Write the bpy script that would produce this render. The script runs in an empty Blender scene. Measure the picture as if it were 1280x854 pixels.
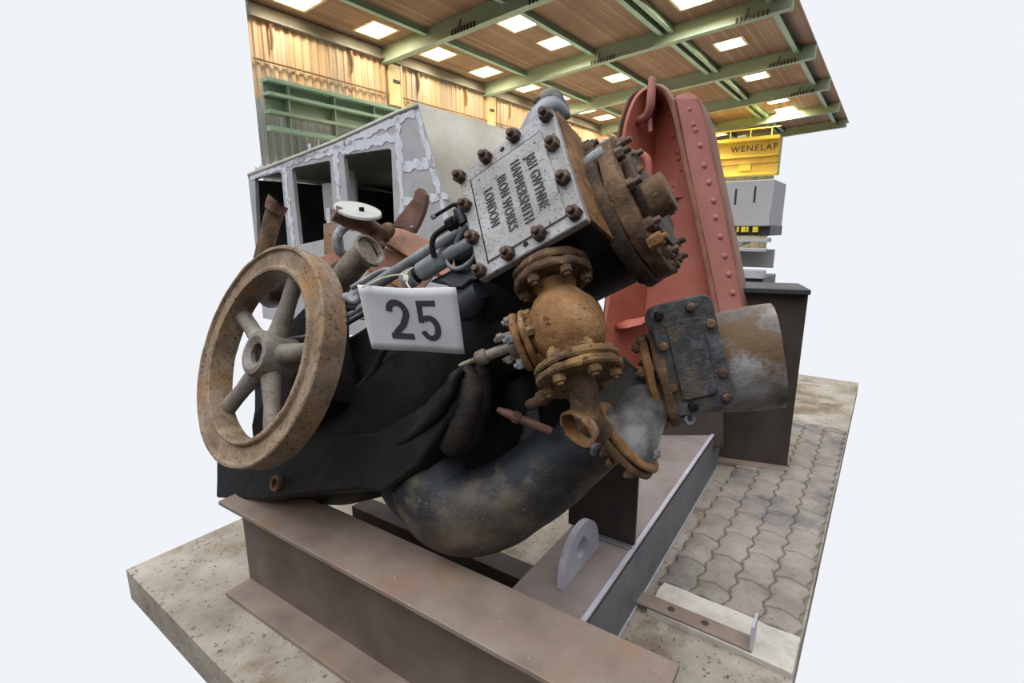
import bpy, bmesh, math, random
from mathutils import Vector, Matrix, noise
random.seed(7)
SC = bpy.context.scene
COL = SC.collection
V = Vector
# ------------------------------------------------------------------ camera and frames
F = 635.0
PITCH = math.radians(12.4)
SP, CP = math.sin(PITCH), math.cos(PITCH)
EYE = V((0, 0, 1.5))

def cw(x, up, dep):                       # camera-relative vector -> world direction
    return V((x, up*SP + dep*CP, up*CP - dep*SP))

def P(px, py, d):                         # measured point of the place: sight line and distance
    return EYE + cw((px-640)/F*d, (427-py)/F*d, d)

AZ = math.radians(36.2)
HL = V((math.sin(AZ), math.cos(AZ), 0))   # hall length
HX = V((math.cos(AZ), -math.sin(AZ), 0))  # hall width
UP = V((0, 0, 1))

def H(s, c, z):
    return HL*s + HX*c + UP*z

# engine frame: u along the cylinder, v engine-up, w inwards from the lettered cover
EC = EYE + cw(.0073, .3762, 1.3)
EU = cw(.794, .382, -.474).normalized()
EV = cw(-.199, .899, .391); EV = (EV - EU*EV.dot(EU)).normalized()
EN = EU.cross(EV).normalized()            # outwards, towards the viewer (= -w)

def e(u, v, w):
    return EC + EU*u + EV*v - EN*w

def E(px, py, w):                         # measured point on an engine plane of depth w
    d = P(px, py, 1) - EYE
    o = EC - EN*w
    t = (o-EYE).dot(EN) / d.dot(EN)
    return EYE + d*t

# ------------------------------------------------------------------ materials
def ramp(nt, stops):
    r = nt.nodes.new('ShaderNodeValToRGB')
    while len(r.color_ramp.elements) < len(stops):
        r.color_ramp.elements.new(.5)
    for el, (p, c) in zip(r.color_ramp.elements, stops):
        el.position = p
        el.color = (*c, 1)
    return r

def mat(name, stops, scale=8, rough=.7, metal=0.0, bump=.3, bscale=60, speck=None, speck_scale=90, speck_amt=.62,
        patch=None, patch_scale=3, patch_pos=(.55, .62), detail=8, rvar=.15, spec=.4):
    m = bpy.data.materials.new(name)
    m.use_nodes = True
    nt = m.node_tree
    b = nt.nodes['Principled BSDF']
    tc = nt.nodes.new('ShaderNodeTexCoord')
    L = nt.links.new

    def nz(sc, det=detail, ro=.6, off=0):
        n = nt.nodes.new('ShaderNodeTexNoise')
        n.inputs['Scale'].default_value = sc
        n.inputs['Detail'].default_value = det
        n.inputs['Roughness'].default_value = ro
        if off:
            mp = nt.nodes.new('ShaderNodeMapping')
            mp.inputs['Location'].default_value = (off, off*.7, off*1.3)
            L(tc.outputs['Object'], mp.inputs['Vector'])
            L(mp.outputs['Vector'], n.inputs['Vector'])
        else:
            L(tc.outputs['Object'], n.inputs['Vector'])
        return n
    n1 = nz(scale)
    r1 = ramp(nt, stops)
    L(n1.outputs['Fac'], r1.inputs['Fac'])
    col = r1.outputs['Color']

    def mix(col, color, n, lo, hi, amt=1.0):
        r = ramp(nt, [(lo, (0, 0, 0)), (hi, (amt, amt, amt))])
        L(n.outputs['Fac'], r.inputs['Fac'])
        mx = nt.nodes.new('ShaderNodeMix')
        mx.data_type = 'RGBA'
        L(r.outputs['Color'], mx.inputs['Factor'])
        L(col, mx.inputs[6])
        mx.inputs[7].default_value = (*color, 1)
        return mx.outputs[2]
    if patch:
        col = mix(col, patch, nz(patch_scale, 6, .65, 3.1), *patch_pos)
    if speck:
        col = mix(col, speck, nz(speck_scale, 3, .6, 7.7), speck_amt, speck_amt+.06)
    L(col, b.inputs['Base Color'])
    b.inputs['Metallic'].default_value = metal
    b.inputs['Specular IOR Level'].default_value = spec
    rn = nz(scale*2.3, 4, .6, 1.7)
    rr = nt.nodes.new('ShaderNodeMapRange')
    rr.inputs['To Min'].default_value = max(.05, rough-rvar)
    rr.inputs['To Max'].default_value = min(1, rough+rvar)
    L(rn.outputs['Fac'], rr.inputs['Value'])
    L(rr.outputs['Result'], b.inputs['Roughness'])
    if bump:
        bn = nz(bscale, 6, .7, 5.2)
        bp = nt.nodes.new('ShaderNodeBump')
        bp.inputs['Strength'].default_value = bump
        bp.inputs['Distance'].default_value = .010
        L(bn.outputs['Fac'], bp.inputs['Height'])
        L(bp.outputs['Normal'], b.inputs['Normal'])
    return m

def emit(name, color, strength):
    m = bpy.data.materials.new(name)
    m.use_nodes = True
    b = m.node_tree.nodes['Principled BSDF']
    b.inputs['Base Color'].default_value = (*color, 1)
    b.inputs['Emission Color'].default_value = (*color, 1)
    b.inputs['Emission Strength'].default_value = strength
    return m

M = {}
M['cover'] = mat('grey_cover_paint', [(.3, (.235, .225, .215)), (.5, (.33, .32, .315)), (.7, (.43, .42, .42))], 9, .45, .2, .35, 90,
                 speck=(.06, .055, .05), speck_scale=130, speck_amt=.6, patch=(.36, .325, .28), patch_scale=7, patch_pos=(.52, .72))
M['letter'] = mat('cast_letter_paint', [(.3, (.07, .065, .06)), (.6, (.13, .125, .12))], 40, .55, .2, .2, 120)
M['black'] = mat('black_iron', [(.3, (.007, .0065, .006)), (.55, (.013, .012, .011)), (.75, (.028, .023, .019))], 6, .5, .1, .35, 40, spec=.16,
                 patch=(.032, .021, .015), patch_scale=5, patch_pos=(.58, .75))
M['blacksheen'] = mat('blue_black_iron', [(.3, (.012, .013, .015)), (.6, (.03, .033, .038)), (.8, (.07, .07, .07))], 8, .4, .2, .3, 50)
M['nut'] = mat('brown_nut', [(.3, (.035, .022, .017)), (.55, (.11, .065, .045)), (.75, (.28, .17, .11))], 45, .5, .35, .25, 120)
M['rust'] = mat('dark_rust', [(.28, (.035, .024, .018)), (.45, (.11, .062, .034)), (.6, (.2, .115, .06)), (.75, (.34, .21, .12))], 14, .72, .15, .7, 55,
                speck=(.4, .3, .19), speck_scale=80, speck_amt=.66)
M['darkrust'] = mat('blackened_rust', [(.28, (.018, .014, .012)), (.48, (.05, .032, .021)), (.64, (.115, .065, .034)), (.8, (.22, .13, .07))], 11, .65, .15, .8, 50,
                  speck=(.32, .22, .13), speck_scale=70, speck_amt=.68)
M['blackrust'] = mat('black_iron_with_rust', [(.3, (.010, .009, .008)), (.55, (.024, .018, .014)), (.75, (.075, .042, .026))], 8, .5, .15, .5, 50)
M['orange'] = mat('orange_rust', [(.28, (.085, .04, .016)), (.45, (.20, .095, .032)), (.6, (.31, .155, .056)), (.78, (.42, .27, .14))], 13, .75, .1, .8, 60,
                  speck=(.10, .05, .025), speck_scale=70, speck_amt=.62, patch=(.36, .26, .15), patch_scale=9, patch_pos=(.55, .66))
M['ochre'] = mat('ochre_rust', [(.28, (.085, .045, .018)), (.45, (.19, .11, .042)), (.62, (.31, .185, .066)), (.8, (.42, .29, .14))], 18, .75, .1, .8, 60,
                 speck=(.08, .04, .025), speck_scale=60, speck_amt=.58, patch=(.12, .075, .045), patch_scale=12, patch_pos=(.52, .62))
M['wheel'] = mat('tan_rust', [(.3, (.14, .09, .053)), (.5, (.26, .183, .12)), (.7, (.36, .27, .195))], 12, .7, .1, .4, 80,
                 speck=(.12, .065, .035), speck_scale=75, speck_amt=.58, patch=(.33, .18, .075), patch_scale=5, patch_pos=(.52, .66))
M['spoke'] = mat('grey_tan_spoke', [(.3, (.14, .12, .095)), (.55, (.245, .215, .178)), (.75, (.34, .305, .265))], 10, .65, .1, .35, 80,
                 speck=(.14, .1, .07), speck_scale=70, speck_amt=.6)
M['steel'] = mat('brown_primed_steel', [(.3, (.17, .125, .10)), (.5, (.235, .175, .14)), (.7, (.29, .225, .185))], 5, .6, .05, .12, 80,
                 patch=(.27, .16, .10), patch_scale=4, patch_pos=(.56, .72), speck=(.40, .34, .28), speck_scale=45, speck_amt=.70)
M['steelshade'] = mat('shaded_primed_steel', [(.3, (.085, .062, .050)), (.5, (.12, .088, .07)), (.7, (.155, .118, .096))], 4, .65, .05, .12, 80,
                   patch=(.15, .09, .06), patch_scale=4, patch_pos=(.58, .74))  # darker copy of the beam steel, shade of the web put into the colour
M['steelgrey'] = mat('grey_steel', [(.3, (.15, .15, .165)), (.6, (.20, .20, .22))], 5, .5, .3, .1, 80)
M['lilac'] = mat('pale_primed_steel', [(.3, (.40, .38, .43)), (.6, (.52, .50, .56))], 7, .55, .15, .15, 80, speck=(.22, .2, .22), speck_scale=60, speck_amt=.66)
M['pipe'] = mat('grey_brown_pipe', [(.3, (.028, .024, .020)), (.48, (.065, .054, .041)), (.62, (.125, .10, .068)), (.78, (.21, .17, .12))], 7, .5, .2, .4, 60,
                patch=(.020, .023, .027), patch_scale=2.6, patch_pos=(.48, .56), speck=(.45, .42, .38), speck_scale=60, speck_amt=.70)
M['greypipe'] = mat('flaking_grey_pipe', [(.3, (.07, .055, .045)), (.5, (.19, .165, .145)), (.62, (.32, .305, .295)), (.78, (.44, .43, .43))], 9, .6, .15, .5, 60,
                    patch=(.13, .075, .035), patch_scale=6, patch_pos=(.49, .58))
M['torn'] = mat('torn_grey_iron', [(.3, (.05, .045, .04)), (.5, (.15, .14, .13)), (.66, (.26, .25, .24)), (.8, (.36, .35, .35))], 10, .5, .25, .5, 50)
M['stub'] = mat('tan_brown_pipe', [(.3, (.10, .08, .06)), (.5, (.19, .155, .12)), (.7, (.29, .245, .2))], 12, .6, .15, .4, 70, speck=(.08, .05, .03), speck_scale=60, speck_amt=.6)
M['tar'] = mat('tarred_cover', [(.3, (.028, .028, .03)), (.5, (.075, .075, .078)), (.66, (.15, .15, .155)), (.8, (.28, .27, .27))], 22, .55, .2, .9, 75,
               patch=(.15, .11, .07), patch_scale=5.5, patch_pos=(.54, .64))
M['greymetal'] = mat('dull_grey_metal', [(.3, (.13, .135, .145)), (.55, (.235, .245, .26)), (.75, (.33, .34, .36))], 10, .42, .4, .2, 70)
M['greyold'] = mat('pitted_grey_metal', [(.3, (.10, .10, .105)), (.5, (.25, .25, .265)), (.7, (.43, .43, .47))], 25, .5, .3, .6, 70)
M['red'] = mat('red_oxide_paint', [(.3, (.34, .085, .055)), (.5, (.40, .11, .07)), (.72, (.44, .14, .10))], 3.5, .5, .0, .08, 60)
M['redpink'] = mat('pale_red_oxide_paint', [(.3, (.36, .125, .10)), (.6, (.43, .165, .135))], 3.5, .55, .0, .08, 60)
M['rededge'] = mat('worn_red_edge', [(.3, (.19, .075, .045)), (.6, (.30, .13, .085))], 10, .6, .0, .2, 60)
M['primer'] = mat('orange_brown_primer', [(.3, (.34, .15, .09)), (.5, (.43, .21, .13)), (.72, (.49, .27, .18))], 6, .65, .0, .12, 80,
                  patch=(.25, .14, .08), patch_scale=7, patch_pos=(.56, .68))
M['brown'] = mat('red_brown_iron', [(.3, (.075, .035, .025)), (.5, (.15, .075, .05)), (.72, (.24, .13, .09))], 9, .6, .1, .3, 70)
M['cream'] = mat('cream_paint', [(.3, (.36, .36, .32)), (.6, (.45, .45, .41))], 6, .5, 0, .05, 60, speck=(.4, .38, .33), speck_scale=40, speck_amt=.68)
M['cab'] = mat('grey_primer', [(.3, (.40, .385, .38)), (.5, (.48, .465, .465)), (.7, (.56, .545, .54))], 2.5, .7, 0, .1, 40)
M['cabside'] = mat('olive_grey_primer', [(.3, (.38, .345, .27)), (.5, (.46, .425, .345)), (.7, (.54, .515, .44))], 2.0, .6, 0, .1, 40)
M['filler'] = mat('pale_body_filler', [(.3, (.64, .63, .66)), (.5, (.74, .73, .78)), (.7, (.82, .81, .85))], 9, .8, 0, .2, 40,
                  patch=(.40, .39, .39), patch_scale=9, patch_pos=(.56, .64))
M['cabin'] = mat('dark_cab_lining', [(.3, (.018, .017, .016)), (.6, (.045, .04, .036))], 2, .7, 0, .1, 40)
M['paper'] = mat('white_card', [(.3, (.78, .76, .79)), (.6, (.85, .84, .86))], 4, .6, 0, .05, 40)
M['ink'] = mat('grey_black_ink', [(.3, (.06, .055, .065)), (.6, (.085, .08, .09))], 12, .55, 0, 0)
M['string'] = mat('yellowed_string', [(.3, (.52, .46, .30)), (.6, (.66, .60, .43))], 60, .8, 0, .2, 200)
M['green'] = mat('green_beam_paint', [(.3, (.27, .35, .25)), (.5, (.33, .42, .30)), (.7, (.40, .47, .33))], .5, .5, 0, 0, 20)
M['eave'] = mat('shaded_eaves_paint', [(.3, (.15, .13, .10)), (.6, (.22, .20, .16))], .6, .6, 0, 0, 20)  # shadow under the roof edge painted in as brown-grey over the green beam
M['greenmint'] = mat('mint_beam_paint', [(.3, (.30, .46, .34)), (.6, (.38, .54, .41))], .6, .5, 0, 0, 20)
M['yellow'] = mat('yellow_crane_paint', [(.3, (.62, .40, .06)), (.5, (.72, .49, .09)), (.7, (.78, .58, .14))], .8, .5, 0, 0, 20)
M['yellowb'] = mat('bright_yellow_paint', [(.3, (.82, .60, .04)), (.6, (.9, .70, .10))], 1, .5, 0, 0, 20)
M['craneink'] = mat('dark_crane_lettering', [(.3, (.16, .11, .03)), (.6, (.2, .14, .04))], 3, .6, 0, 0)
M['tankgrey'] = mat('pale_grey_steel', [(.3, (.42, .41, .42)), (.6, (.49, .48, .49))], 1.5, .6, 0, .05, 20)
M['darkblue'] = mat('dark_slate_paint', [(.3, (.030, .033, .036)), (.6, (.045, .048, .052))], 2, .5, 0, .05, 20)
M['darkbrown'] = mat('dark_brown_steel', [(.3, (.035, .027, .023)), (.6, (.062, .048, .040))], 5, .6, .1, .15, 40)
M['concrete'] = mat('dusty_concrete', [(.3, (.21, .17, .125)), (.5, (.33, .285, .225)), (.7, (.45, .405, .34))], 3.2, .85, 0, .5, 60,
                    speck=(.11, .09, .07), speck_scale=55, speck_amt=.61, patch=(.20, .145, .095), patch_scale=2.6, patch_pos=(.53, .63))
M['kerb'] = mat('chalky_concrete', [(.3, (.42, .38, .31)), (.5, (.54, .50, .43)), (.7, (.63, .59, .52))], 9, .85, 0, .5, 60,
                speck=(.28, .24, .18), speck_scale=50, speck_amt=.66, patch=(.43, .40, .36), patch_scale=6, patch_pos=(.56, .66))
M['paver'] = mat('grey_brown_paver', [(.3, (.21, .18, .145)), (.5, (.29, .25, .205)), (.7, (.37, .325, .275))], 6, .85, 0, .6, 70,
                 speck=(.17, .14, .115), speck_scale=60, speck_amt=.62, patch=(.13, .13, .135), patch_scale=1.9, patch_pos=(.52, .64))
M['toplate'] = mat('lit_pinkish_steel_top', [(.3, (.19, .15, .13)), (.5, (.25, .205, .185)), (.7, (.31, .26, .24))], 5, .6, .05, .12, 80, speck=(.14, .1, .08), speck_scale=30, speck_amt=.68)  # steel lightened towards pink, light on the cross beam top put into the colour
M['joint'] = mat('joint_sand', [(.3, (.12, .10, .075)), (.6, (.2, .17, .13))], 20, .95, 0, .3, 80)
M['skyframe'] = mat('cream_skylight_frame', [(.3, (.78, .62, .30)), (.6, (.85, .70, .38))], 2, .5, 0, 0)
M['skypane'] = emit('lit_skylight_pane', (1.0, .97, .88), 6.0)
M['stain'] = mat('rusty_stain', [(.3, (.22, .13, .07)), (.6, (.32, .2, .11))], 3, .8, 0, 0)
M['vest'] = mat('yellow_fittings', [(.3, (.8, .6, .03)), (.6, (.85, .68, .05))], 3, .5, 0, 0)

def panel_mat(name, stops, axis, pitch, stain, depth=.02, zstain=None):
    """boarding or sheeting with fine parallel lines across `axis` and streaky weathering"""
    m = bpy.data.materials.new(name); m.use_nodes = True
    nt = m.node_tree; b = nt.nodes['Principled BSDF']; L = nt.links.new
    tc = nt.nodes.new('ShaderNodeTexCoord')
    dot = nt.nodes.new('ShaderNodeVectorMath'); dot.operation = 'DOT_PRODUCT'
    dot.inputs[1].default_value = axis
    L(tc.outputs['Object'], dot.inputs[0])
    mul = nt.nodes.new('ShaderNodeMath'); mul.operation = 'MULTIPLY'; mul.inputs[1].default_value = 1/pitch
    L(dot.outputs['Value'], mul.inputs[0])
    fl = nt.nodes.new('ShaderNodeMath'); fl.operation = 'FLOOR'
    L(mul.outputs[0], fl.inputs[0])
    wn = nt.nodes.new('ShaderNodeTexWhiteNoise'); wn.noise_dimensions = '1D'
    L(fl.outputs[0], wn.inputs['W'])
    fr = nt.nodes.new('ShaderNodeMath'); fr.operation = 'FRACT'
    L(mul.outputs[0], fr.inputs[0])
    gap = ramp(nt, [(.0, (.45, .45, .45)), (.10, (1, 1, 1)), (.9, (1, 1, 1)), (1.0, (.45, .45, .45))])
    L(fr.outputs[0], gap.inputs['Fac'])
    n = nt.nodes.new('ShaderNodeTexNoise'); n.inputs['Scale'].default_value = .35; n.inputs['Detail'].default_value = 7
    L(tc.outputs['Object'], n.inputs['Vector'])
    ad = nt.nodes.new('ShaderNodeMath'); ad.operation = 'MULTIPLY_ADD'; ad.inputs[1].default_value = .35; 
    L(wn.outputs['Value'], ad.inputs[0]); L(n.outputs['Fac'], ad.inputs[2])
    sub = nt.nodes.new('ShaderNodeMath'); sub.operation = 'SUBTRACT'; sub.inputs[1].default_value = .17
    L(ad.outputs[0], sub.inputs[0])
    r = ramp(nt, stops); L(sub.outputs[0], r.inputs['Fac'])
    mx = nt.nodes.new('ShaderNodeMix'); mx.data_type = 'RGBA'; mx.blend_type = 'MULTIPLY'
    mx.inputs['Factor'].default_value = 1
    L(r.outputs['Color'], mx.inputs[6]); L(gap.outputs['Color'], mx.inputs[7])
    col = mx.outputs[2]
    if stain:                                # grime streaks that run down the sheeting
        mp = nt.nodes.new('ShaderNodeMapping'); mp.inputs['Scale'].default_value = (1.1, 1.1, .12)
        L(tc.outputs['Object'], mp.inputs['Vector'])
        n2 = nt.nodes.new('ShaderNodeTexNoise'); n2.inputs['Scale'].default_value = 1.2; n2.inputs['Detail'].default_value = 8
        L(mp.outputs['Vector'], n2.inputs['Vector'])
        r2 = ramp(nt, [(.48, (0, 0, 0)), (.70, (.8, .8, .8))]); L(n2.outputs['Fac'], r2.inputs['Fac'])
        m2 = nt.nodes.new('ShaderNodeMix'); m2.data_type = 'RGBA'
        L(r2.outputs['Color'], m2.inputs['Factor']); L(col, m2.inputs[6]); m2.inputs[7].default_value = (*stain, 1)
        col = m2.outputs[2]
    L(col, b.inputs['Base Color']); b.inputs['Roughness'].default_value = .75
    return m

M['boards'] = panel_mat('brown_roof_boards', [(.3, (.25, .145, .085)), (.5, (.33, .20, .125)), (.72, (.40, .26, .165))], HX, .16, None)
M['sheet'] = panel_mat('peach_wall_sheeting', [(.3, (.66, .42, .23)), (.5, (.76, .51, .29)), (.72, (.82, .61, .39))], HL, .3, (.36, .34, .30))
M['lowsheet'] = panel_mat('grey_wall_sheeting', [(.3, (.40, .42, .39)), (.6, (.50, .52, .49))], HL, .3, (.30, .30, .28))
M['farsheet'] = panel_mat('yellow_grey_sheeting', [(.3, (.42, .39, .24)), (.6, (.50, .47, .32))], HX, .8, (.25, .25, .20))

# ------------------------------------------------------------------ mesh building
class MB:
    def __init__(self):
        self.bm = bmesh.new()

    def face(self, pts):
        vs = [self.bm.verts.new(p) for p in pts]
        return self.bm.faces.new(vs)

    def box(self, c, ax, ay, az):
        """centre and three half-extent vectors"""
        v = {}
        for i in (-1, 1):
            for j in (-1, 1):
                for k in (-1, 1):
                    v[i, j, k] = self.bm.verts.new(c + ax*i + ay*j + az*k)
        for q in (((-1,-1,-1),(-1,1,-1),(1,1,-1),(1,-1,-1)), ((-1,-1,1),(1,-1,1),(1,1,1),(-1,1,1)),
                  ((-1,-1,-1),(1,-1,-1),(1,-1,1),(-1,-1,1)), ((-1,1,-1),(-1,1,1),(1,1,1),(1,1,-1)),
                  ((-1,-1,-1),(-1,-1,1),(-1,1,1),(-1,1,-1)), ((1,-1,-1),(1,1,-1),(1,1,1),(1,-1,1))):
            self.bm.faces.new([v[k] for k in q])
        return self

    def prism(self, pts, ex):
        a = [self.bm.verts.new(p) for p in pts]
        b = [self.bm.verts.new(p+ex) for p in pts]
        n = len(a)
        self.bm.faces.new(a); self.bm.faces.new(list(reversed(b)))
        for i in range(n):
            self.bm.faces.new((a[i], b[i], b[(i+1) % n], a[(i+1) % n]))
        return self

    def rings(self, rings, closed=True, cap=True):
        vs = [[self.bm.verts.new(p) for p in r] for r in rings]
        for a, b in zip(vs, vs[1:]):
            n = len(a)
            for i in range(n if closed else n-1):
                j = (i+1) % n
                self.bm.faces.new((a[i], a[j], b[j], b[i]))
        if cap and closed:
            self.bm.faces.new(list(reversed(vs[0]))); self.bm.faces.new(vs[-1])
        return self

    def lathe(self, o, axis, prof, seg=40, x=None, cap=True):
        a = axis.normalized()
        x = x or (V((0, 0, 1)) if abs(a.z) < .8 else V((1, 0, 0)))
        x = (x - a*x.dot(a)).normalized(); y = a.cross(x)
        rr = [[o + a*h + (x*math.cos(2*math.pi*i/seg) + y*math.sin(2*math.pi*i/seg))*r for i in range(seg)] for r, h in prof]
        return self.rings(rr, True, cap)

    def hollow(self, o, axis, prof, seg=40):
        """closed profile turned into a ring"""
        a = axis.normalized()
        x = V((0, 0, 1)) if abs(a.z) < .8 else V((1, 0, 0))
        x = (x - a*x.dot(a)).normalized(); y = a.cross(x)
        rr = [[o + a*h + (x*math.cos(2*math.pi*i/seg) + y*math.sin(2*math.pi*i/seg))*r for i in range(seg)] for r, h in prof]
        return self.rings(rr + [rr[0]], True, False)

    def tube(self, pts, radii, seg=20, cap=True, smooth=6, flat=1.0):
        if smooth and len(pts) > 2:
            q, rq = [], []
            rad = radii if isinstance(radii, (list, tuple)) else [radii]*len(pts)
            for i in range(len(pts)-1):
                p0, p1, p2, p3 = pts[max(i-1, 0)], pts[i], pts[i+1], pts[min(i+2, len(pts)-1)]
                for k in range(smooth):
                    t = k/smooth
                    q.append(.5*((2*p1) + (p2-p0)*t + (2*p0-5*p1+4*p2-p3)*t*t + (3*p1-p0-3*p2+p3)*t**3))
                    rq.append(rad[i]*(1-t)+rad[i+1]*t)
            q.append(pts[-1]); rq.append(rad[-1]); pts, radii = q, rq
        rad = radii if isinstance(radii, (list, tuple)) else [radii]*len(pts)
        rings, x = [], None
        for i, p in enumerate(pts):
            t = (pts[min(i+1, len(pts)-1)] - pts[max(i-1, 0)]).normalized()
            if x is None:
                x = V((0, 0, 1)) if abs(t.z) < .9 else V((1, 0, 0))
            x = (x - t*x.dot(t)).normalized(); y = t.cross(x)
            rings.append([p + (x*math.cos(2*math.pi*k/seg)*flat + y*math.sin(2*math.pi*k/seg))*rad[i] for k in range(seg)])
        return self.rings(rings, True, cap)

    def nut(self, o, axis, r=.02, h=.018, stud=.5, twist=0):
        a = axis.normalized()
        x = V((0, 0, 1)) if abs(a.z) < .8 else V((1, 0, 0))
        x = (x - a*x.dot(a)).normalized(); y = a.cross(x)
        def ring(rad, hh, n, off=0):
            return [o + a*hh + (x*math.cos(2*math.pi*i/n+off) + y*math.sin(2*math.pi*i/n+off))*rad for i in range(n)]
        self.rings([ring(r, -.004, 6, twist), ring(r, h*.82, 6, twist), ring(r*.84, h, 6, twist)])
        if stud:
            self.rings([ring(r*.5, 0, 12), ring(r*.5, h+r*stud, 12), ring(r*.38, h+r*stud*1.2, 12)])
        return self

    def dome(self, o, axis, r, h):
        return self.lathe(o, axis, [(r, -.003), (r, h*.25), (r*.88, h*.6), (r*.6, h*.88), (r*.2, h)], 14)

    def rough(self, amp, scale, cuts=0):
        if cuts:
            bmesh.ops.subdivide_edges(self.bm, edges=self.bm.edges[:], cuts=cuts, use_grid_fill=True)
        self.bm.normal_update()
        mv = [(v, v.normal * (noise.fractal(v.co*scale, .9, 2.0, 4) * amp)) for v in self.bm.verts]
        for v, d in mv:
            v.co += d
        return self

    def build(self, name, m, parent=None, bevel=0, ang=35, bseg=2, root=None):
        bm = self.bm
        bmesh.ops.recalc_face_normals(bm, faces=bm.faces)
        org = (root or parent_root(parent))
        if org is not None:
            for v in bm.verts:
                v.co -= org
        me = bpy.data.meshes.new(name)
        bm.to_mesh(me); bm.free()
        return finish(me, name, m, parent, bevel, ang, bseg, org)

def parent_root(p):
    while p is not None and p.parent is not None:
        p = p.parent
    return p.location.copy() if p is not None else None

def finish(me, name, m, parent, bevel, ang, bseg, org):
    for p in me.polygons:
        p.use_smooth = True
    me.set_sharp_from_angle(angle=math.radians(ang))
    me.materials.append(m)
    o = bpy.data.objects.new(name, me)
    COL.objects.link(o)
    if parent is not None:
        o.parent = parent
    elif org is not None:
        o.location = org
    if bevel:
        b = o.modifiers.new('Bevel', 'BEVEL'); b.width = bevel; b.segments = bseg; b.limit_method = 'ANGLE'; b.angle_limit = math.radians(40)
        b.harden_normals = False
    return o

def thing(name, label, cat, loc, group=None):
    o = bpy.data.objects.new(name, None)
    o.empty_display_size = .1
    COL.objects.link(o); o.location = loc
    return tag(o, label, cat, group)

def tag(o, label, cat, group=None):
    o['label'] = label; o['category'] = cat
    if group: o['group'] = group
    return o

def struct(o, label=None, cat=None):
    o['kind'] = 'structure'
    if label: o['label'] = label
    if cat: o['category'] = cat
    return o

def lab(o, l):
    o['label'] = l
    return o

def text_mesh(s, size, depth, fat, m4, name, m, parent, squash=1.0, bevel=0, spacing=1.0):
    c = bpy.data.curves.new('t', 'FONT'); c.body = s; c.size = size; c.extrude = depth; c.offset = fat
    c.align_x = 'CENTER'; c.align_y = 'CENTER'; c.space_character = spacing
    if bevel: c.bevel_depth = bevel
    o = bpy.data.objects.new('t', c); COL.objects.link(o)
    dg = bpy.context.evaluated_depsgraph_get()
    me = bpy.data.meshes.new_from_object(o.evaluated_get(dg))
    bpy.data.objects.remove(o); bpy.data.curves.remove(c)
    me.materials.clear()
    org = parent_root(parent)
    for v in me.vertices:
        v.co.x *= squash
    me.transform(m4)
    for v in me.vertices:
        v.co -= org
    return finish(me, name, m, parent, 0, 30, 1, org)

def holed_plate(outer, holes, thick, m4, name, m, parent, org=None):
    """flat plate with holes, outlined in its own plane, then set in place by m4 (thickness along +-z)"""
    c = bpy.data.curves.new('p', 'CURVE'); c.dimensions = '2D'; c.fill_mode = 'BOTH'; c.extrude = thick/2
    for loop in [outer]+holes:
        sp = c.splines.new('POLY'); sp.points.add(len(loop)-1); sp.use_cyclic_u = True
        for p, q in zip(sp.points, loop):
            p.co = (q[0], q[1], 0, 1)
    o = bpy.data.objects.new('p', c); COL.objects.link(o)
    dg = bpy.context.evaluated_depsgraph_get()
    me = bpy.data.meshes.new_from_object(o.evaluated_get(dg))
    bpy.data.objects.remove(o); bpy.data.curves.remove(c)
    me.materials.clear(); me.transform(m4)
    org = org if org is not None else parent_root(parent)
    for v in me.vertices:
        v.co -= org
    return finish(me, name, m, parent, 0, 30, 1, org)

def frame(o, x, y, z):
    return Matrix(((x.x, y.x, z.x, o.x), (x.y, y.y, z.y, o.y), (x.z, y.z, z.z, o.z), (0, 0, 0, 1)))

def arc(cx, cy, r, a0, a1, n):
    return [(cx + r*math.cos(math.radians(a0+(a1-a0)*i/n)), cy + r*math.sin(math.radians(a0+(a1-a0)*i/n))) for i in range(n+1)]

def rrect(w, h, r, n=5):
    pts = []
    for cx, cy, a in ((w/2-r, h/2-r, 0), (-w/2+r, h/2-r, 90), (-w/2+r, -h/2+r, 180), (w/2-r, -h/2+r, 270)):
        pts += arc(cx, cy, r, a, a+90, n)
    return pts
# ------------------------------------------------------------------ hall
def XC(px, py, s):                        # (c, z) where a sight line meets the cross plane at s
    d = P(px, py, 1) - EYE
    t = (s - EYE.dot(HL))/d.dot(HL)
    p = EYE + d*t
    return p.dot(HX), p.z
CR = -3.6                                 # how far the hall is modelled to the right
CW = -16.8                                # left wall
S0, S1 = 9.2, 47.0
SLOPE = .066
def roofz(c, base=8.36): return base + SLOPE*(c-CW)

mb = MB()
fl = [H(.60, -2.6, 0), H(.60, -.08, 0), H(6.0, -.08, 0), H(6.0, -2.6, 0)]
mb.prism([p-UP*.15 for p in fl], UP*.15)
struct(mb.build('floor', M['concrete'], root=V((0, 0, 0))), 'dusty pale concrete floor under the steel frame', 'floor')

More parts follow.
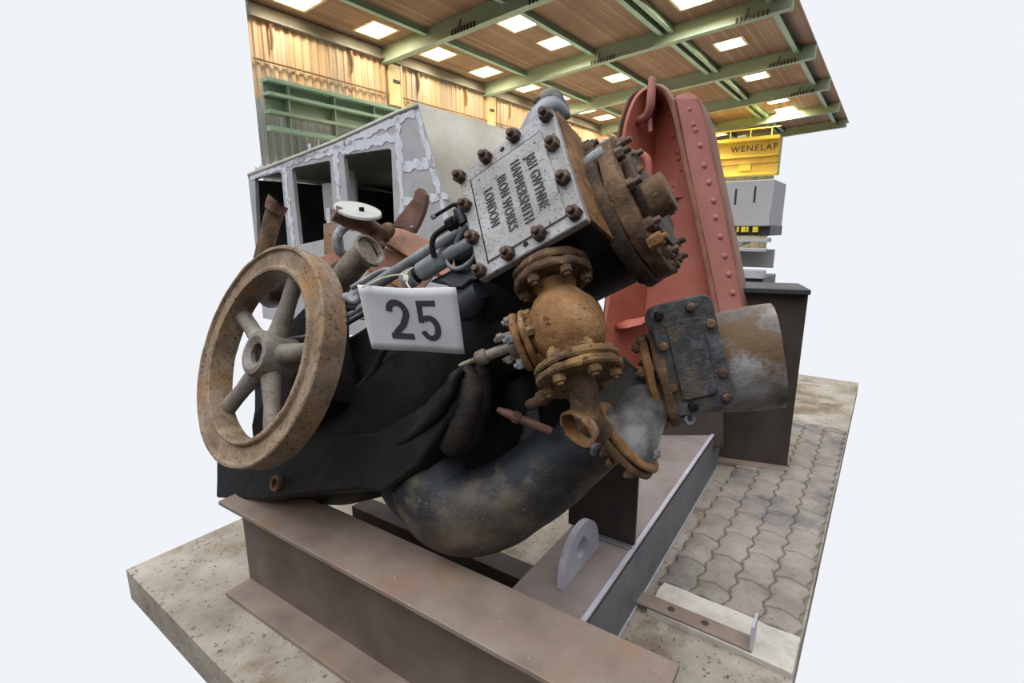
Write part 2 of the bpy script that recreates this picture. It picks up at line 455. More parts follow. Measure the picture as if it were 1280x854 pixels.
# interlocking pavers to the right of the frame
def tri(x): return 4*abs((x % 1)-.5)-1
mb = MB()
pa, pb, A = .132, .226, .013
def warp(a, b): return a + A*tri(b/(pb/2)+.25), b + A*tri(a/pa+.25)
ca, cb, sa, sb = -.62, -.09, 1.93, 4.4
j = 0
a = ca
while a < cb-.01:
    off = (j % 2)*pb/2
    b = sa - off
    while b < sb:
        b0, b1 = max(b, sa), min(b+pb, sb)
        if b1-b0 > .04:
            g = .0035
            x0, x1, y0, y1 = a+g, a+pa-g, b0+g, b1-g
            k = 8
            loop = [(x0+(x1-x0)*i/k, y0) for i in range(k)] + [(x1, y0+(y1-y0)*i/k) for i in range(k)] + \
                   [(x1-(x1-x0)*i/k, y1) for i in range(k)] + [(x0, y1-(y1-y0)*i/k) for i in range(k)]
            cx, cy = (x0+x1)/2, (y0+y1)/2
            dz = random.uniform(-.0015, .0015)
            r0 = [H(q[1], q[0], .002) for q in (warp(*p) for p in loop)]
            r1 = [H(q[1], q[0], .016+dz) for q in (warp(*p) for p in loop)]
            r2 = [H(q[1], q[0], .021+dz) for q in (warp(cx+(p[0]-cx)*.9, cy+(p[1]-cy)*.94) for p in loop)]
            mb.rings([r0, r1, r2])
        b += pb
    a += pa; j += 1
o = struct(mb.build('floor_paving', M['paver'], ang=60, root=V((0, 0, 0))), 'grey brown interlocking paving stones right of the frame', 'paving')
mb = MB(); mb.prism([H(sa, ca, .001), H(sa, cb, .001), H(sb, cb, .001), H(sb, ca, .001)], UP*.009)
mb.build('joint_sand', M['joint'], o)
bpy.data.objects['joint_sand'].location = (0, 0, 0)
mb = MB()
k0, k1 = 1.73, 1.925
mb.prism([H(k0, -.60, .0), H(k0, -.085, .0), H(k1, -.085, .0), H(k1, -.60, .0)], UP*.024)
mb.rough(.006, 9, 9)
struct(mb.build('floor_kerb', M['kerb'], ang=60, root=V((0, 0, 0))), 'chalky white concrete kerb along the edge of the paving', 'kerb')

mb = MB(); mb.prism([H(9.2, CW, -.1), H(9.2, -8.3, -.1), H(47, -8.3, -.1), H(47, CW, -.1)], UP*.1)
struct(mb.build('floor.001', M['kerb'], root=H(9.2, CW, 0)), 'pale hall floor beyond the grey cab', 'floor')
# left wall of the hall
def sheet(z0, z1, s0, s1, c, pitch=.30, depth=.05):
    mb = MB(); top, bot = [], []
    s = s0
    while s < s1:
        for ds, dc in ((0, 0), (.09, 0), (.13, depth), (.24, depth), (.28, 0)):
            bot.append(H(s+ds, c+dc, z0)); top.append(H(s+ds, c+dc, z1))
        s += pitch
    bot.append(H(s1, c, z0)); top.append(H(s1, c, z1))
    mb.rings([bot, top], False, False)
    return mb
struct(sheet(5.6, 8.35, S0, S1, CW).build('wall_left', M['sheet'], ang=20, root=H(S0, CW, 0)), 'peach corrugated sheeting of the upper hall wall', 'wall')
struct(sheet(0, 5.6, S0, S1, CW).build('wall_left.001', M['lowsheet'], ang=20, root=H(S0, CW, 0)), 'grey corrugated sheeting of the lower hall wall', 'wall')
mb = MB(); mb.prism([H(S1, CW, 0), H(S1, -8.3, 0), H(S1, -8.3, 8.8), H(S1, CW, 8.3)], HL*.2)
struct(mb.build('wall_far', M['farsheet'], root=H(S1, CW, 0)), 'yellow grey far end wall of the hall', 'wall')
# eave beam where the roof meets the wall
mb = MB(); mb.box(H((S0+S1)/2, CW+.10, 8.12), HL*(S1-S0)/2, HX*.05, UP*.18)
mb.box(H((S0+S1)/2, CW+.14, 7.93), HL*(S1-S0)/2, HX*.09, UP*.03)
struct(mb.build('trim_1', M['eave'], root=H(S0, CW, 0)), 'green eaves beam along the top of the peach wall', 'beam')

# roof with square skylight openings
SK = [(10.24, -15.65), (13.24, -15.65), (16.36, -15.65), (19.32, -15.62), (22.5, -15.6), (25.3, -15.5), (28.6, -15.65), (31.1, -15.55), (34.2, -15.6), (37.2, -15.6),
      (16.3, -11.66), (18.75, -11.6), (24.5, -11.6), (28.4, -11.5), (31.0, -11.5), (34.4, -11.5), (40.5, -11.3), (43.1, -11.6),
      (18.9, -6.4), (24.05, -6.4), (29.6, -6.5), (35.6, -6.5), (38.4, -6.5), (45.4, -10.7)]
RO = H(0, CW, 8.36)
RX, RY = HL, (HX + UP*SLOPE).normalized()
RZ = RX.cross(RY)
if RZ.z < 0: pass
rlen = math.sqrt(1+SLOPE**2)
hs = .53
holes = [[(s-hs, (c-CW-hs)*rlen), (s+hs, (c-CW-hs)*rlen), (s+hs, (c-CW+hs)*rlen), (s-hs, (c-CW+hs)*rlen)] for s, c in SK]
outer = [(S0, 0), (S1, 0), (S1, (CR-CW)*rlen), (S0, (CR-CW)*rlen)]
o = holed_plate(outer, holes, .05, frame(RO, RX, RY, RZ), 'ceiling', M['boards'], None, org=RO)
struct(o, 'brown boarded sloping roof of the hall with square openings', 'ceiling')
ordn = ['first', 'second', 'third', 'fourth', 'fifth', 'sixth', 'seventh', 'eighth', 'ninth', 'tenth']
rows = {0: 'roof row along peach wall', 1: 'middle roof row', 2: 'roof row furthest from wall'}
cnt = {0: 0, 1: 0, 2: 0}
for s, c in SK:
    ri = 0 if c < -14 else (1 if c < -9 else 2)
    base = H(s, c, roofz(c))
    t = thing('skylight', 'bright square skylight, %s from the near end, %s' % (ordn[cnt[ri]], rows[ri]), 'skylight', base, 'square skylights in the hall roof')
    cnt[ri] += 1
    mb = MB()
    up = RZ if RZ.z > 0 else -RZ
    def sq(h, z): return [base + RX*a*h + RY*b*h + up*z for a, b in ((-1, -1), (1, -1), (1, 1), (-1, 1))]
    mb.rings([sq(hs+.07, -.045), sq(hs+.07, .26), sq(hs-.02, .26), sq(hs-.03, -.045), sq(hs+.07, -.045)], True, False)
    mb.build('frame', M['skyframe'], t)
    mb = MB(); mb.prism(sq(hs+.01, .20), up*.04)
    mb.build('pane', M['skypane'], t)

def beam_bottom(c): return 7.78+.066*(c-CW)
def beam_top(c): return 8.42+.066*(c-CW)
for i, s in enumerate((14.5, 20.65, 26.8, 32.95, 39.1, 45.2)):
    lb = ['nearest green roof beam, crossing above the grey cab', 'second green roof beam, meeting the peach wall above the lettered cover', 'third green roof beam, passing just above the red arm',
          'fourth green roof beam, crossing behind the red arm', 'fifth green roof beam, next to the yellow crane', 'furthest green roof beam, hidden partly by the yellow crane'][i]
    t = thing('roof_beam', lb, 'beam', H(s, CW, 7.8), 'green roof beams')
    def sect(c, pts): return [H(s+a, c, z) for a, z in pts]
    mb = MB()
    mb.rings([sect(c, [(-.13, beam_bottom(c)+.05), (.13, beam_bottom(c)+.05), (.13, beam_top(c)), (-.13, beam_top(c))]) for c in (CW+.05, CR)])
    mb.build('web', M['green'], t)
    mb = MB()
    mb.rings([sect(c, [(-.16, beam_bottom(c)), (.16, beam_bottom(c)), (.16, beam_bottom(c)+.05), (-.16, beam_bottom(c)+.05)]) for c in (CW+.05, CR)])
    mb.build('bottom_flange', M['green'], t)
    if i < 4:
        for c in ((-10.9, -5.3) if i else (-13.0, -9.8)):
            mb = MB()
            for k in range(8):
                cc = c + k*.14
                mb.box(H(s-.20, cc, beam_bottom(cc)+.05), HL*.02, HX*.025, UP*.09)
            mb.tube([H(s-.2, c+.3, beam_bottom(c)+.1), H(s-.15, c+.35, beam_bottom(c)+.4)], .02, 6)
            mb.build('cable_clips', M['darkbrown'], t)
PUR = [-14.3, -10.85, -8.0, -7.6, -4.3]
for k, c in enumerate(PUR):
    lb = ['thin green purlin under the roof, nearest the peach wall', 'thin green purlin under the roof, second from the peach wall', 'left one of the paired green purlins under the roof',
          'right one of the paired green purlins under the roof', 'thin green purlin under the roof, furthest from the peach wall'][k]
    mb = MB()
    z = roofz(c)
    mb.box(H((S0+S1)/2, c, z-.12), HL*(S1-S0)/2, HX*.03, UP*.12)
    mb.box(H((S0+S1)/2, c, z-.235), HL*(S1-S0)/2, HX*.10, UP*.015)
    struct(tag(mb.build('purlin', M['greenmint'], root=H(S0, c, z)), lb, 'purlin', 'green roof purlins'))

# pale posts on the wall below the beams, rusty brackets and the rail
for i, s in enumerate((14.9, 21.0, 27.2)):
    mb = MB(); mb.box(H(s, CW+.1, 7.1), HL*.28, HX*.05, UP*.75)
    mb.box(H(s+.34, CW+.1, 7.0), HL*.04, HX*.06, UP*.9)
    o = mb.build('wall_post', M['skyframe'], root=H(s, CW, 6.3))
    tag(o, 'pale post on the peach wall below the %s roof beam' % ordn[i], 'post', 'pale wall posts')
    mb = MB(); mb.box(H(s+.08, CW+.16, 7.25), HL*.16, HX*.02, UP*.05); mb.build('dark_bracket', M['darkbrown'], o)
    bpy.data.objects[o.children[0].name].location = (0, 0, 0)
bl = ['rusty brown bracket high on the peach wall, %s from the near end' % w for w in ordn]
for i, s in enumerate((9.85, 12.9, 16.2, 19.2, 22.6, 25.4, 28.6)):
    mb = MB(); mb.tube([H(s, CW+.12, 7.85), H(s+.03, CW+.14, 7.45), H(s, CW+.1, 7.1)], [.04, .05, .035], 8)
    tag(mb.build('wall_bracket', M['stain'], root=H(s, CW, 7.1)), bl[i], 'bracket', 'rusty wall brackets')
mb = MB(); mb.tube([H(S0, CW+.12, 6.72), H(S1, CW+.12, 6.72)], .03, 8, smooth=0)
tag(mb.build('wall_rail', M['stain'], root=H(S0, CW, 6.7)), 'thin brown rail running along the peach wall', 'rail')

# green crane runway on the left wall
t = thing('crane_runway', 'green steel crane runway girder along the left wall', 'girder', H(S0, CW+.7, 4.6))
ml, hl_ = H((S0+S1)/2, 0, 0), HL*(S1-S0)/2
def bar(c, z, hc, hz, name, m):
    mb = MB(); mb.box(ml + HX*c + UP*z, hl_, HX*hc, UP*hz); return mb.build(name, m, t)
bar(CW+.62, 6.02, .22, .05, 'top_flange', M['greenmint'])
bar(CW+.5, 5.75, .03, .25, 'web', M['green'])
bar(CW+.62, 5.62, .2, .045, 'middle_flange', M['greenmint'])
bar(CW+.5, 5.35, .03, .24, 'lower_web', M['green'])
bar(CW+.62, 5.10, .2, .05, 'bottom_flange', M['green'])
bar(CW+.62, 4.62, .12, .07, 'walkway_beam', M['greenmint'])
for s in (9.9, 11.6, 13.3, 15.0, 16.7):
    mb = MB(); mb.box(H(s, CW+.64, 5.35), HL*.03, HX*.12, UP*.72); mb.build('stiffener', M['green'], t)

# yellow overhead crane
CS = 36.0
c0, c1 = -14.5, -6.2
t = thing('overhead_crane', 'yellow overhead travelling crane at the far end of the hall', 'crane', H(CS, (c0+c1)/2, 4.9))
cm, ch = (c0+c1)/2, (c1-c0)/2
def cbar(z, hz, s, hss, name, m):
    mb = MB(); mb.box(H(s, cm, z), HL*hss, HX*ch, UP*hz); return mb.build(name, m, t)
cbar(5.95, .98, CS+.5, .35, 'girder_web', M['yellow'])
cbar(7.02, .10, CS+.3, .60, 'top_flange', M['yellowb'])
cbar(6.02, .05, CS+.05, .14, 'rib', M['yellowb'])
cbar(5.62, .03, CS+.08, .10, 'rib', M['yellow'])
cbar(4.93, .07, CS+.4, .50, 'bottom_flange', M['yellowb'])
cc, cz = XC(936, 186, CS)
text_mesh('WENELAF', .50, .01, .012, frame(H(CS+.13, cc+.25, cz+.02), HX, UP, -HL), 'lettering', M['craneink'], t, 1.05, spacing=1.25)
mb = MB(); cc, cz = XC(931, 208, CS)
mb.box(H(CS+.1, cc, cz), HL*.06, HX*.35, UP*.27); mb.build('yellow_box', M['yellowb'], t)
mb = MB(); mb.tube([H(CS, c0+3.5, 7.62), H(CS, c1, 7.62)], .035, 8, smooth=0)
for k in range(4): mb.tube([H(CS, c1-.5-k*1.2, 7.1), H(CS, c1-.5-k*1.2, 7.62)], .03, 8, smooth=0)
mb.build('handrail', M['yellowb'], t)

# pale tank on a trestle at the right, far back
TS = 6.6
def TP(px, py, ds=0): c, z = XC(px, py, TS); return H(TS+ds, c, z)
ca_, z1_ = XC(886, 228, TS); cb_, _ = XC(968, 228, TS); _, z0_ = XC(930, 283, TS)
t = thing('steel_tank', 'pale grey steel tank with two slots, right of the red arm', 'tank', H(TS, (ca_+cb_)/2, z0_))
mb = MB(); mb.box(H(TS+.4, (ca_+cb_)/2, (z0_+z1_)/2), HL*.4, HX*(cb_-ca_)/2, UP*(z1_-z0_)/2)
mb.build('body', M['tankgrey'], t, .01)
for px, py in ((919.5, 246), (943.5, 243)):
    c, z = XC(px, py, TS); mb = MB(); mb.box(H(TS, c, z), HL*.006, HX*.011, UP*.09); mb.build('slot', M['darkbrown'], t, .004)
t = thing('steel_trestle', 'pale steel trestle under the grey tank, right of the red arm', 'trestle', H(TS, (ca_+cb_)/2, 0))
_, za = XC(930, 300, TS); _, zb = XC(930, 313, TS); _, zc = XC(930, 337, TS); _, zd = XC(930, 347, TS)
tm, th = (ca_+cb_)/2, (cb_-ca_)/2
mb = MB(); mb.box(H(TS+.45, tm, (z0_+za)/2+.03), HL*.4, HX*th, UP*(z0_-za)/2*.75); mb.build('dark_bearer', M['darkblue'], t, .005)
for px, pw_ in ((922, 2), (929, 4), (934, 2), (944, 5)):
    c, z = XC(px, 287, TS); mb = MB(); mb.box(H(TS+.03, c, z), HL*.03, HX*.006*pw_, UP*.03); mb.build('fitting', M['vest'], t, .003)
mb = MB(); mb.box(H(TS+.1, tm, za), HL*.1, HX*th, UP*.025); mb.build('top_rail', M['tankgrey'], t, .005)
mb = MB(); mb.box(H(TS-.05, tm, zb+.01), HL*.04, HX*th, UP*.02); mb.build('front_rail', M['tankgrey'], t, .005)
mb = MB(); mb.tube([TP(913, 312, -.05), TP(935, 302, .1)], .016, 8, smooth=0); mb.build('brace', M['cream'], t)
mb = MB(); mb.box(H(TS+.5, tm, (zb+zc)/2), HL*.02, HX*th, UP*(zb-zc)/2); mb.build('back_panel', M['tankgrey'], t)
mb = MB(); mb.box(H(TS, tm, (zc+zd)/2), HL*.08, HX*th, UP*(zc-zd)/2); mb.build('lower_rail', M['lilac'], t, .005)
mb = MB(); mb.box(H(TS+.4, tm, zd/2), HL*.42, HX*th*.98, UP*zd/2); mb.build('base', M['darkblue'], t, .01)

# dark block behind the pipe
A0, B0 = V((.978, 3.203, 0)), V((1.624, 2.97, 0))
du = (B0-A0).normalized(); dn = V((-du.y, du.x, 0))
if dn.y < 0: dn = -dn
l, r = A0 - du*.22, A0 + du*.80
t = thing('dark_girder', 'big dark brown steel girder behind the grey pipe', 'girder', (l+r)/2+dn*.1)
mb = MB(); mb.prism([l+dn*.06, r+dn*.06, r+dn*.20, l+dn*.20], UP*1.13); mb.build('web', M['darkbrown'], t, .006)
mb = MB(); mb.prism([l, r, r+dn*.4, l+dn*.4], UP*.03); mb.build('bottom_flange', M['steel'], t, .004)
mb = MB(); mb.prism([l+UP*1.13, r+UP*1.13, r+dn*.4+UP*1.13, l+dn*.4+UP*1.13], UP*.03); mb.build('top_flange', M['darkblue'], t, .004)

# ------------------------------------------------------------------ grey cab
GS = 4.5
t = thing('vehicle_cab', 'grey primed vehicle cab body with empty windows and pale filler seams', 'cab', H(GS, -6.0, 0))
def G(px, py): return XC(px, py, GS)
gm = frame(H(GS, 0, 0), HX, UP, -HL)
top_r, top_l = G(525, 130), G(312, 218)
bot_r = G(577, 318)
def hole(pts): return [G(*p) for p in pts]
out = [(top_l[0], 0.0), (bot_r[0]+.18, .0), bot_r, G(549, 212), top_r, G(500, 139), G(420, 176), top_l]
wins = [hole([(432, 197), (434, 194), (488, 186), (491.5, 188), (495, 280), (441, 290)]),
        hole([(367, 213), (369, 210), (413, 201), (415, 203), (421, 296), (377, 306)]),
        hole([(321, 224), (351, 215), (354, 217), (363, 318), (325, 326)])]
holed_plate(out, wins, .06, gm, 'front_panel', M['cab'], t)
# side that runs back to the right, roof, dark inside
mb = MB()
bk = 3.2
R0 = [H(GS-.03, *G(525, 129)), H(GS-.03, *G(549, 212)), H(GS-.03, *G(577, 318)), H(GS-.03, bot_r[0]+.18, .0)]
R1 = [p + HL*bk + HX*.12 - UP*.12 for p in R0]; R1[-1] = R0[-1] + HL*bk
mb.rings([R0, R1], False, False)
o = mb.build('side_panel', M['cabside'], t)
sd = o.modifiers.new('Solidify', 'SOLIDIFY'); sd.thickness = .04; sd.offset = 1
mb = MB()
Q0 = [H(GS-.04, *G(525, 129)), H(GS-.04, *G(500, 138)), H(GS-.04, *G(420, 175)), H(GS-.04, *G(312, 217))]
Q1 = [q + HL*bk + HX*.12*(i == 0) - UP*.12 for i, q in enumerate(Q0)]
mb.rings([Q0, Q1], False, False)
o = mb.build('roof', M['cabside'], t)
sd = o.modifiers.new('Solidify', 'SOLIDIFY'); sd.thickness = .05
# far side with an opening, partition, floor
lo, ro = top_l[0]+.05, top_r[0]-.05
bz = 2.35
wl, wr = G(409, 250)[0]-1.15, G(440, 250)[0]-1.0
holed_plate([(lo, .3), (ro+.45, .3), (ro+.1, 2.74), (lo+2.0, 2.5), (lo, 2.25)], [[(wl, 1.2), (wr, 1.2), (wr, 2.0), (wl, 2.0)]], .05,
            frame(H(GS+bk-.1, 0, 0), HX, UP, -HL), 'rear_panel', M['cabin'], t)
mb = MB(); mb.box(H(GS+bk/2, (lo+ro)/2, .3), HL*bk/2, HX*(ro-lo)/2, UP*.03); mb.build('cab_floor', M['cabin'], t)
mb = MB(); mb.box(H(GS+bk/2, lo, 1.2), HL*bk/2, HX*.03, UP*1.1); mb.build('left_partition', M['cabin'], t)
ca2, za2 = G(466, 230)
for k, (px, w_) in enumerate(((452, .05), (478, .06))):
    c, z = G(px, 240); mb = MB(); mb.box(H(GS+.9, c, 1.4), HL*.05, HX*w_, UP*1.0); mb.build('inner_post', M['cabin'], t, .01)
c, z = XC(412, 249, GS+.25); mb = MB(); mb.box(H(GS+.25, c-.02, z-.04), HL*.02, HX*.12, UP*.27); lab(mb.build('board', M['cream'], t, .01), 'cream board')
c, z = XC(440, 245, GS+.3); mb = MB(); mb.box(H(GS+.30, c+.05, z), HL*.02, HX*.07, UP*.35); lab(mb.build('board', M['cream'], t, .01), 'narrow cream board')
c, z = XC(412, 281, GS+.2); mb = MB(); mb.box(H(GS+.2, c, z), HL*.015, HX*.05, UP*.24); mb.build('strip', M['filler'], t, .005)
c, z = XC(441, 301, GS+.28); mb = MB(); mb.box(H(GS+.28, c, z), HL*.015, HX*.04, UP*.06); lab(mb.build('mark', M['vest'], t, .003), 'yellow strip')
# pale filler seams: ragged thin layers standing proud of the panel
def seam(p0, p1, w, n=14, name='filler_seam', jag=.45):
    a, b = V((*G(*p0), 0)), V((*G(*p1), 0))
    d = (b-a).normalized(); nn = V((-d.y, d.x, 0))
    L_, R_ = [], []
    for i in range(n+1):
        q = a + (b-a)*i/n
        L_.append(q + nn*w*(1+random.uniform(-jag, jag)*1.3)); R_.append(q - nn*w*(1+random.uniform(-jag, jag)*1.3))
    mb = MB()
    def T(q, dz): return H(GS-.03-dz, q.x, q.y)
    for i in range(n):
        mb.rings([[T(L_[i], .0), T(L_[i+1], .0), T(R_[i+1], .0), T(R_[i], .0)], [T(L_[i], .007), T(L_[i+1], .007), T(R_[i+1], .007), T(R_[i], .007)]])
    mb.build(name, M['filler'], t)
seam((524, 142), (571, 310), .035, 26)
seam((499, 147), (507, 285), .05, 20)
seam((520, 141), (425, 181), .05, 26)
seam((425, 181), (316, 223), .035, 26)
seam((497, 172), (425, 188), .055, 22)
seam((420, 190), (322, 213), .035, 22)
seam((422, 182), (428, 290), .055, 22)
seam((357, 204), (371, 318), .05, 22)
seam((505, 210), (546, 203), .05, 12)
seam((507, 252), (562, 246), .04, 12)
seam((389, 180), (390, 195), .03, 6)
seam((401, 175), (401, 190), .015, 5)
# ------------------------------------------------------------------ steel skid frame
bu = V((.836, -.549, 0)).normalized()     # along the near beam
bnrm = V((.549, .836, 0)).normalized()    # away from the viewer
HT = .43
def onz(px, py, z):
    d = P(px, py, 1) - EYE
    return EYE + d*((z-1.5)/d.z)
wA = .113
endR = onz(850, 830, HT) - bnrm*wA        # middle of the right end
t = thing('steel_skid', 'brown primed steel beam skid on the floor, carrying the rusty machine', 'frame', V((endR.x, endR.y, 0)) - bu*.9)
LEN = 1.78
r_, l_ = endR - bnrm*.0, endR - bu*LEN
mid = (V((r_.x, r_.y, 0)) + V((l_.x, l_.y, 0)))/2
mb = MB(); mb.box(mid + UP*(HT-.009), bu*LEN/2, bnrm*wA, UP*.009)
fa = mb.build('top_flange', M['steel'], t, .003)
mb = MB(); mb.box(mid + UP*(HT/2) + bnrm*(-.02), bu*(LEN/2-.002), bnrm*.007, UP*(HT/2-.018)); mb.build('web', M['steelshade'], t)
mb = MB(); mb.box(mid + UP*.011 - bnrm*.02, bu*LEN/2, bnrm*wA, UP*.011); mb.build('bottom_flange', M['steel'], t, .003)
# cross beam running back
b0 = V((.43, 1.669, 0)); bd = V((.551, .8346, 0)).normalized(); bl_ = V((-bd.y, bd.x, 0))
HB = .295
B0, B1 = b0 - bd*.56, V((1.33, 3.03, 0))
B1 = b0 + bd*(B1-b0).dot(bd)
mb = MB(); mb.prism([B0+UP*.016, B1+UP*.016, B1+bl_*.012+UP*.016, B0+bl_*.012+UP*.016], UP*(HB-.02)); mb.build('cross_beam_web', M['steelgrey'], t, .002)
mb = MB(); mb.prism([B0+UP*(HB-.018), B1+UP*(HB-.018), B1+bl_*.28+UP*(HB-.018), B0+bl_*.28+UP*(HB-.018)], UP*.018); mb.build('cross_beam_top', M['toplate'], t, .002)
mb = MB(); mb.prism([B0-bl_*.004, B1-bl_*.004, B1+bl_*.28, B0+bl_*.28], UP*.016); mb.build('cross_beam_bottom', M['lilac'], t, .002)
mb = MB(); mb.prism([B0+bl_*.262+UP*.016, B1+bl_*.262+UP*.016, B1+bl_*.274+UP*.016, B0+bl_*.274+UP*.016], UP*(HB-.034)); mb.build('cross_beam_web', M['darkbrown'], t)
# edge bead of the cross beam, pale
mb = MB(); mb.prism([B0+UP*(HB), B1+UP*(HB), B1+bl_*.018+UP*HB, B0+bl_*.018+UP*HB], UP*.006); mb.build('cross_beam_edge', M['lilac'], t, .002)
# upright saddle plate across the cross beam
q = onz(803, 687, HB); q = b0 + bd*((V((q.x, q.y, 0))-b0).dot(bd))
mb = MB(); pts = [q + bl_*a + UP*z for a, z in ((.012, HB), (.30, HB), (.30, HB+.40), (.012, HB+.40))]
mb.prism(pts, bd*.014); mb.build('saddle_plate', M['darkbrown'], t, .002)
mb = MB(); mb.prism([q + bl_*.012 + UP*HB - bd*.005, q + bl_*.2 + UP*HB - bd*.005, q+bl_*.2+UP*(HB+.007)-bd*.005, q+bl_*.012+UP*(HB+.007)-bd*.005], bd*-.03); mb.build('weld_bead', M['steelgrey'], t, .003)
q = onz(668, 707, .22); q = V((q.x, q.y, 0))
mb = MB(); mb.prism([q, q-bu*.95, q-bu*.95-bnrm*.10, q-bnrm*.10], UP*.22); mb.build('shade_block', M['darkbrown'], t, .003)  # dark box added to stand in for the shadow under the elbow
# lifting lug with a hole
lc = V((.245, 1.642, HB)); lr = .146
outer = [(-lr, 0), (lr+.012, 0)] + [(lr*math.cos(math.radians(a)), .028+lr*math.sin(math.radians(a))) for a in range(0, 181, 9)]
hol = arc(-.005, .085, .040, 0, 360, 24)[:-1]
o = holed_plate(outer, [hol], .024, frame(lc, bd, UP, -bl_), 'lifting_lug', M['lilac'], t)
bv = o.modifiers.new('Bevel', 'BEVEL'); bv.width = .002; bv.segments = 2; bv.limit_method = 'ANGLE'
lab(o, 'pale rounded lifting lug with one hole')

# angle iron lying on the floor to the right
i0, i1 = onz(797, 757, .02), onz(939, 818, .02)
iu = (i1-i0); iu.z = 0; ilen = iu.length; iu.normalize(); iv = V((-iu.y, iu.x, 0))
if iv.y < 0: iv = -iv
o_ = V((i0.x, i0.y, .024))
t = thing('angle_iron', 'brown angle iron lying on the kerb with an upturned end', 'angle iron', o_ + iu*ilen/2)
mb = MB(); mb.prism([o_-iu*.02, o_+iu*ilen, o_+iu*ilen+iv*.075, o_-iu*.02+iv*.075], UP*.010); mb.build('flat_leg', M['steel'], t, .002)
mb = MB(); mb.prism([o_+iu*(ilen-.010), o_+iu*ilen, o_+iu*ilen+iv*.085, o_+iu*(ilen-.01)+iv*.085], UP*.105); lab(mb.build('upturned_end', M['lilac'], t, .002), 'pale upturned end')
for a in (.16, .33):
    mb = MB(); mb.lathe(o_+iu*a*ilen/.5*.9+iv*.04+UP*.0095, UP, [(.014, 0), (.014, .0012)], 16); mb.build('burn_mark', M['darkbrown'], t)

# ------------------------------------------------------------------ steam engine
EO = e(-.55, -.45, .35)
eng = thing('steam_engine', 'black and rusty cast steam engine with a lettered grey cover and flywheel', 'engine', V((EO.x, EO.y, HT)))
# lettered cover plate
w2, h2 = .160, .1765
mb = MB(); mb.box(e(0, 0, .013), EU*w2, EV*h2, EN*.013)
cov = mb.build('cover_plate', M['cover'], eng, .004)
lab(cov, 'grey cover plate with raised lettering and brown nuts')
mb = MB(); mb.box(e(0, -.008, -.002), EU*.118, EV*.134, EN*.003); mb.build('name_panel', M['cover'], cov, .002)
mb = MB()
for (a, b) in (((-.121, .129), (.114, .129)), ((-.121, .129), (-.121, -.145))):
    p, q_ = e(*a, -.0004), e(*b, -.0004); d = (q_-p).normalized(); s_ = EN.cross(d)
    mb.prism([p-s_*.0018, q_-s_*.0018, q_+s_*.0018, p+s_*.0018], EN*.0012)
mb.build('seam', M['black'], cov)
for s, u, vc, wd in (('J&H GWYNNE', .070, -.006, .172), ('HAMMERSMITH', .023, -.007, .192), ('IRON WORKS', -.0255, -.012, .171), ('LONDON', -.073, .002, .117)):
    # lines run down the plate; letters stand upright towards +u
    tm4 = frame(e(u, vc, -.0058), -EV, EU, EN)
    c = bpy.data.curves.new('m', 'FONT'); c.body = s; c.size = .041; c.space_character = 1.14; oo = bpy.data.objects.new('m', c); COL.objects.link(oo)
    bpy.context.view_layer.update(); wid = oo.dimensions.x; bpy.data.objects.remove(oo); bpy.data.curves.remove(c)
    text_mesh(s, .041, .0018, -.0002, tm4, 'lettering', M['letter'], cov, wd/wid, .0003, 1.14)
BN = [(.144, .158), (.043, .164), (-.054, .162), (-.149, .158), (-.150, .058), (-.148, -.051), (-.147, -.156), (-.055, -.154), (.041, -.149), (.139, -.150), (.139, -.045), (.138, .064)]
for i, (u, v) in enumerate(BN):
    mb = MB(); mb.nut(e(u, v, .0), EN, .0195, .021, .55, random.random()); mb.build('nut', M['nut'], cov, .0025)
for u, v in ((-.003, .156), (-.005, -.152)):
    mb = MB(); mb.lathe(e(u, v, .002), EN, [(.0075, 0), (.0075, .0026)], 16); mb.build('hole', M['black'], cov)
# valve chest behind the cover
mb = MB(); mb.box(e(0, 0, .135), EU*(w2-.004), EV*(h2-.004), EN*.11)
mb.rough(.0015, 20, 5)
chest = mb.build('valve_chest', M['black'], eng, .006)
mb = MB(); mb.box(e(w2-.003, .005, .09), EU*.008, EV*(h2-.002), EN*.066); mb.rough(.004, 18, 7)
lab(mb.build('side_flange', M['orange'], chest, .003), 'rusty side flange of the chest')
mb = MB(); mb.box(e(w2+.004, .01, .165), EU*.02, EV*.15, EN*.012); mb.rough(.004, 22, 6); mb.build('side_rib', M['darkrust'], chest, .003)
# cylinder and its end cover on the right
cyl_w = .30
mb = MB(); mb.lathe(e(-.30, 0, cyl_w), EU, [(.205, 0), (.205, .44)], 48); mb.build('cylinder', M['black'], eng, .006)
def sect_disc(u0, u1, rv, rw, m, name, rgh=.004, w=cyl_w, v=0.0, sub=None):
    mb = MB(); rr = []
    for uu, k in ((u0, .985), (u0+.004, 1), (u1-.004, 1), (u1, .985)):
        rr.append([e(uu, v + rv*k*math.sin(a*math.pi/28), w + rw*k*math.cos(a*math.pi/28)) for a in range(56)])
    mb.rings(rr); mb.rough(rgh, 14)
    return mb.build(name, m, sub or eng, 0, 40)
sect_disc(.150, .192, .215, .205, M['darkrust'], 'cylinder_flange', .008, v=-.02)
ce = sect_disc(.196, .240, .212, .20, M['rust'], 'cylinder_cover', .009, v=-.02)
sect_disc(.240, .262, .140, .140, M['darkrust'], 'cover_step', .007, sub=ce, v=-.02)
for k in range(10):
    a = math.radians(36*k+12)
    p = e(.236, -.02+.178*math.sin(a), cyl_w+.168*math.cos(a))
    mb = MB(); mb.nut(p, EU, .019, .026, .8, random.random()); mb.rough(.002, 40); mb.build('nut', M['nut'], ce, .002)
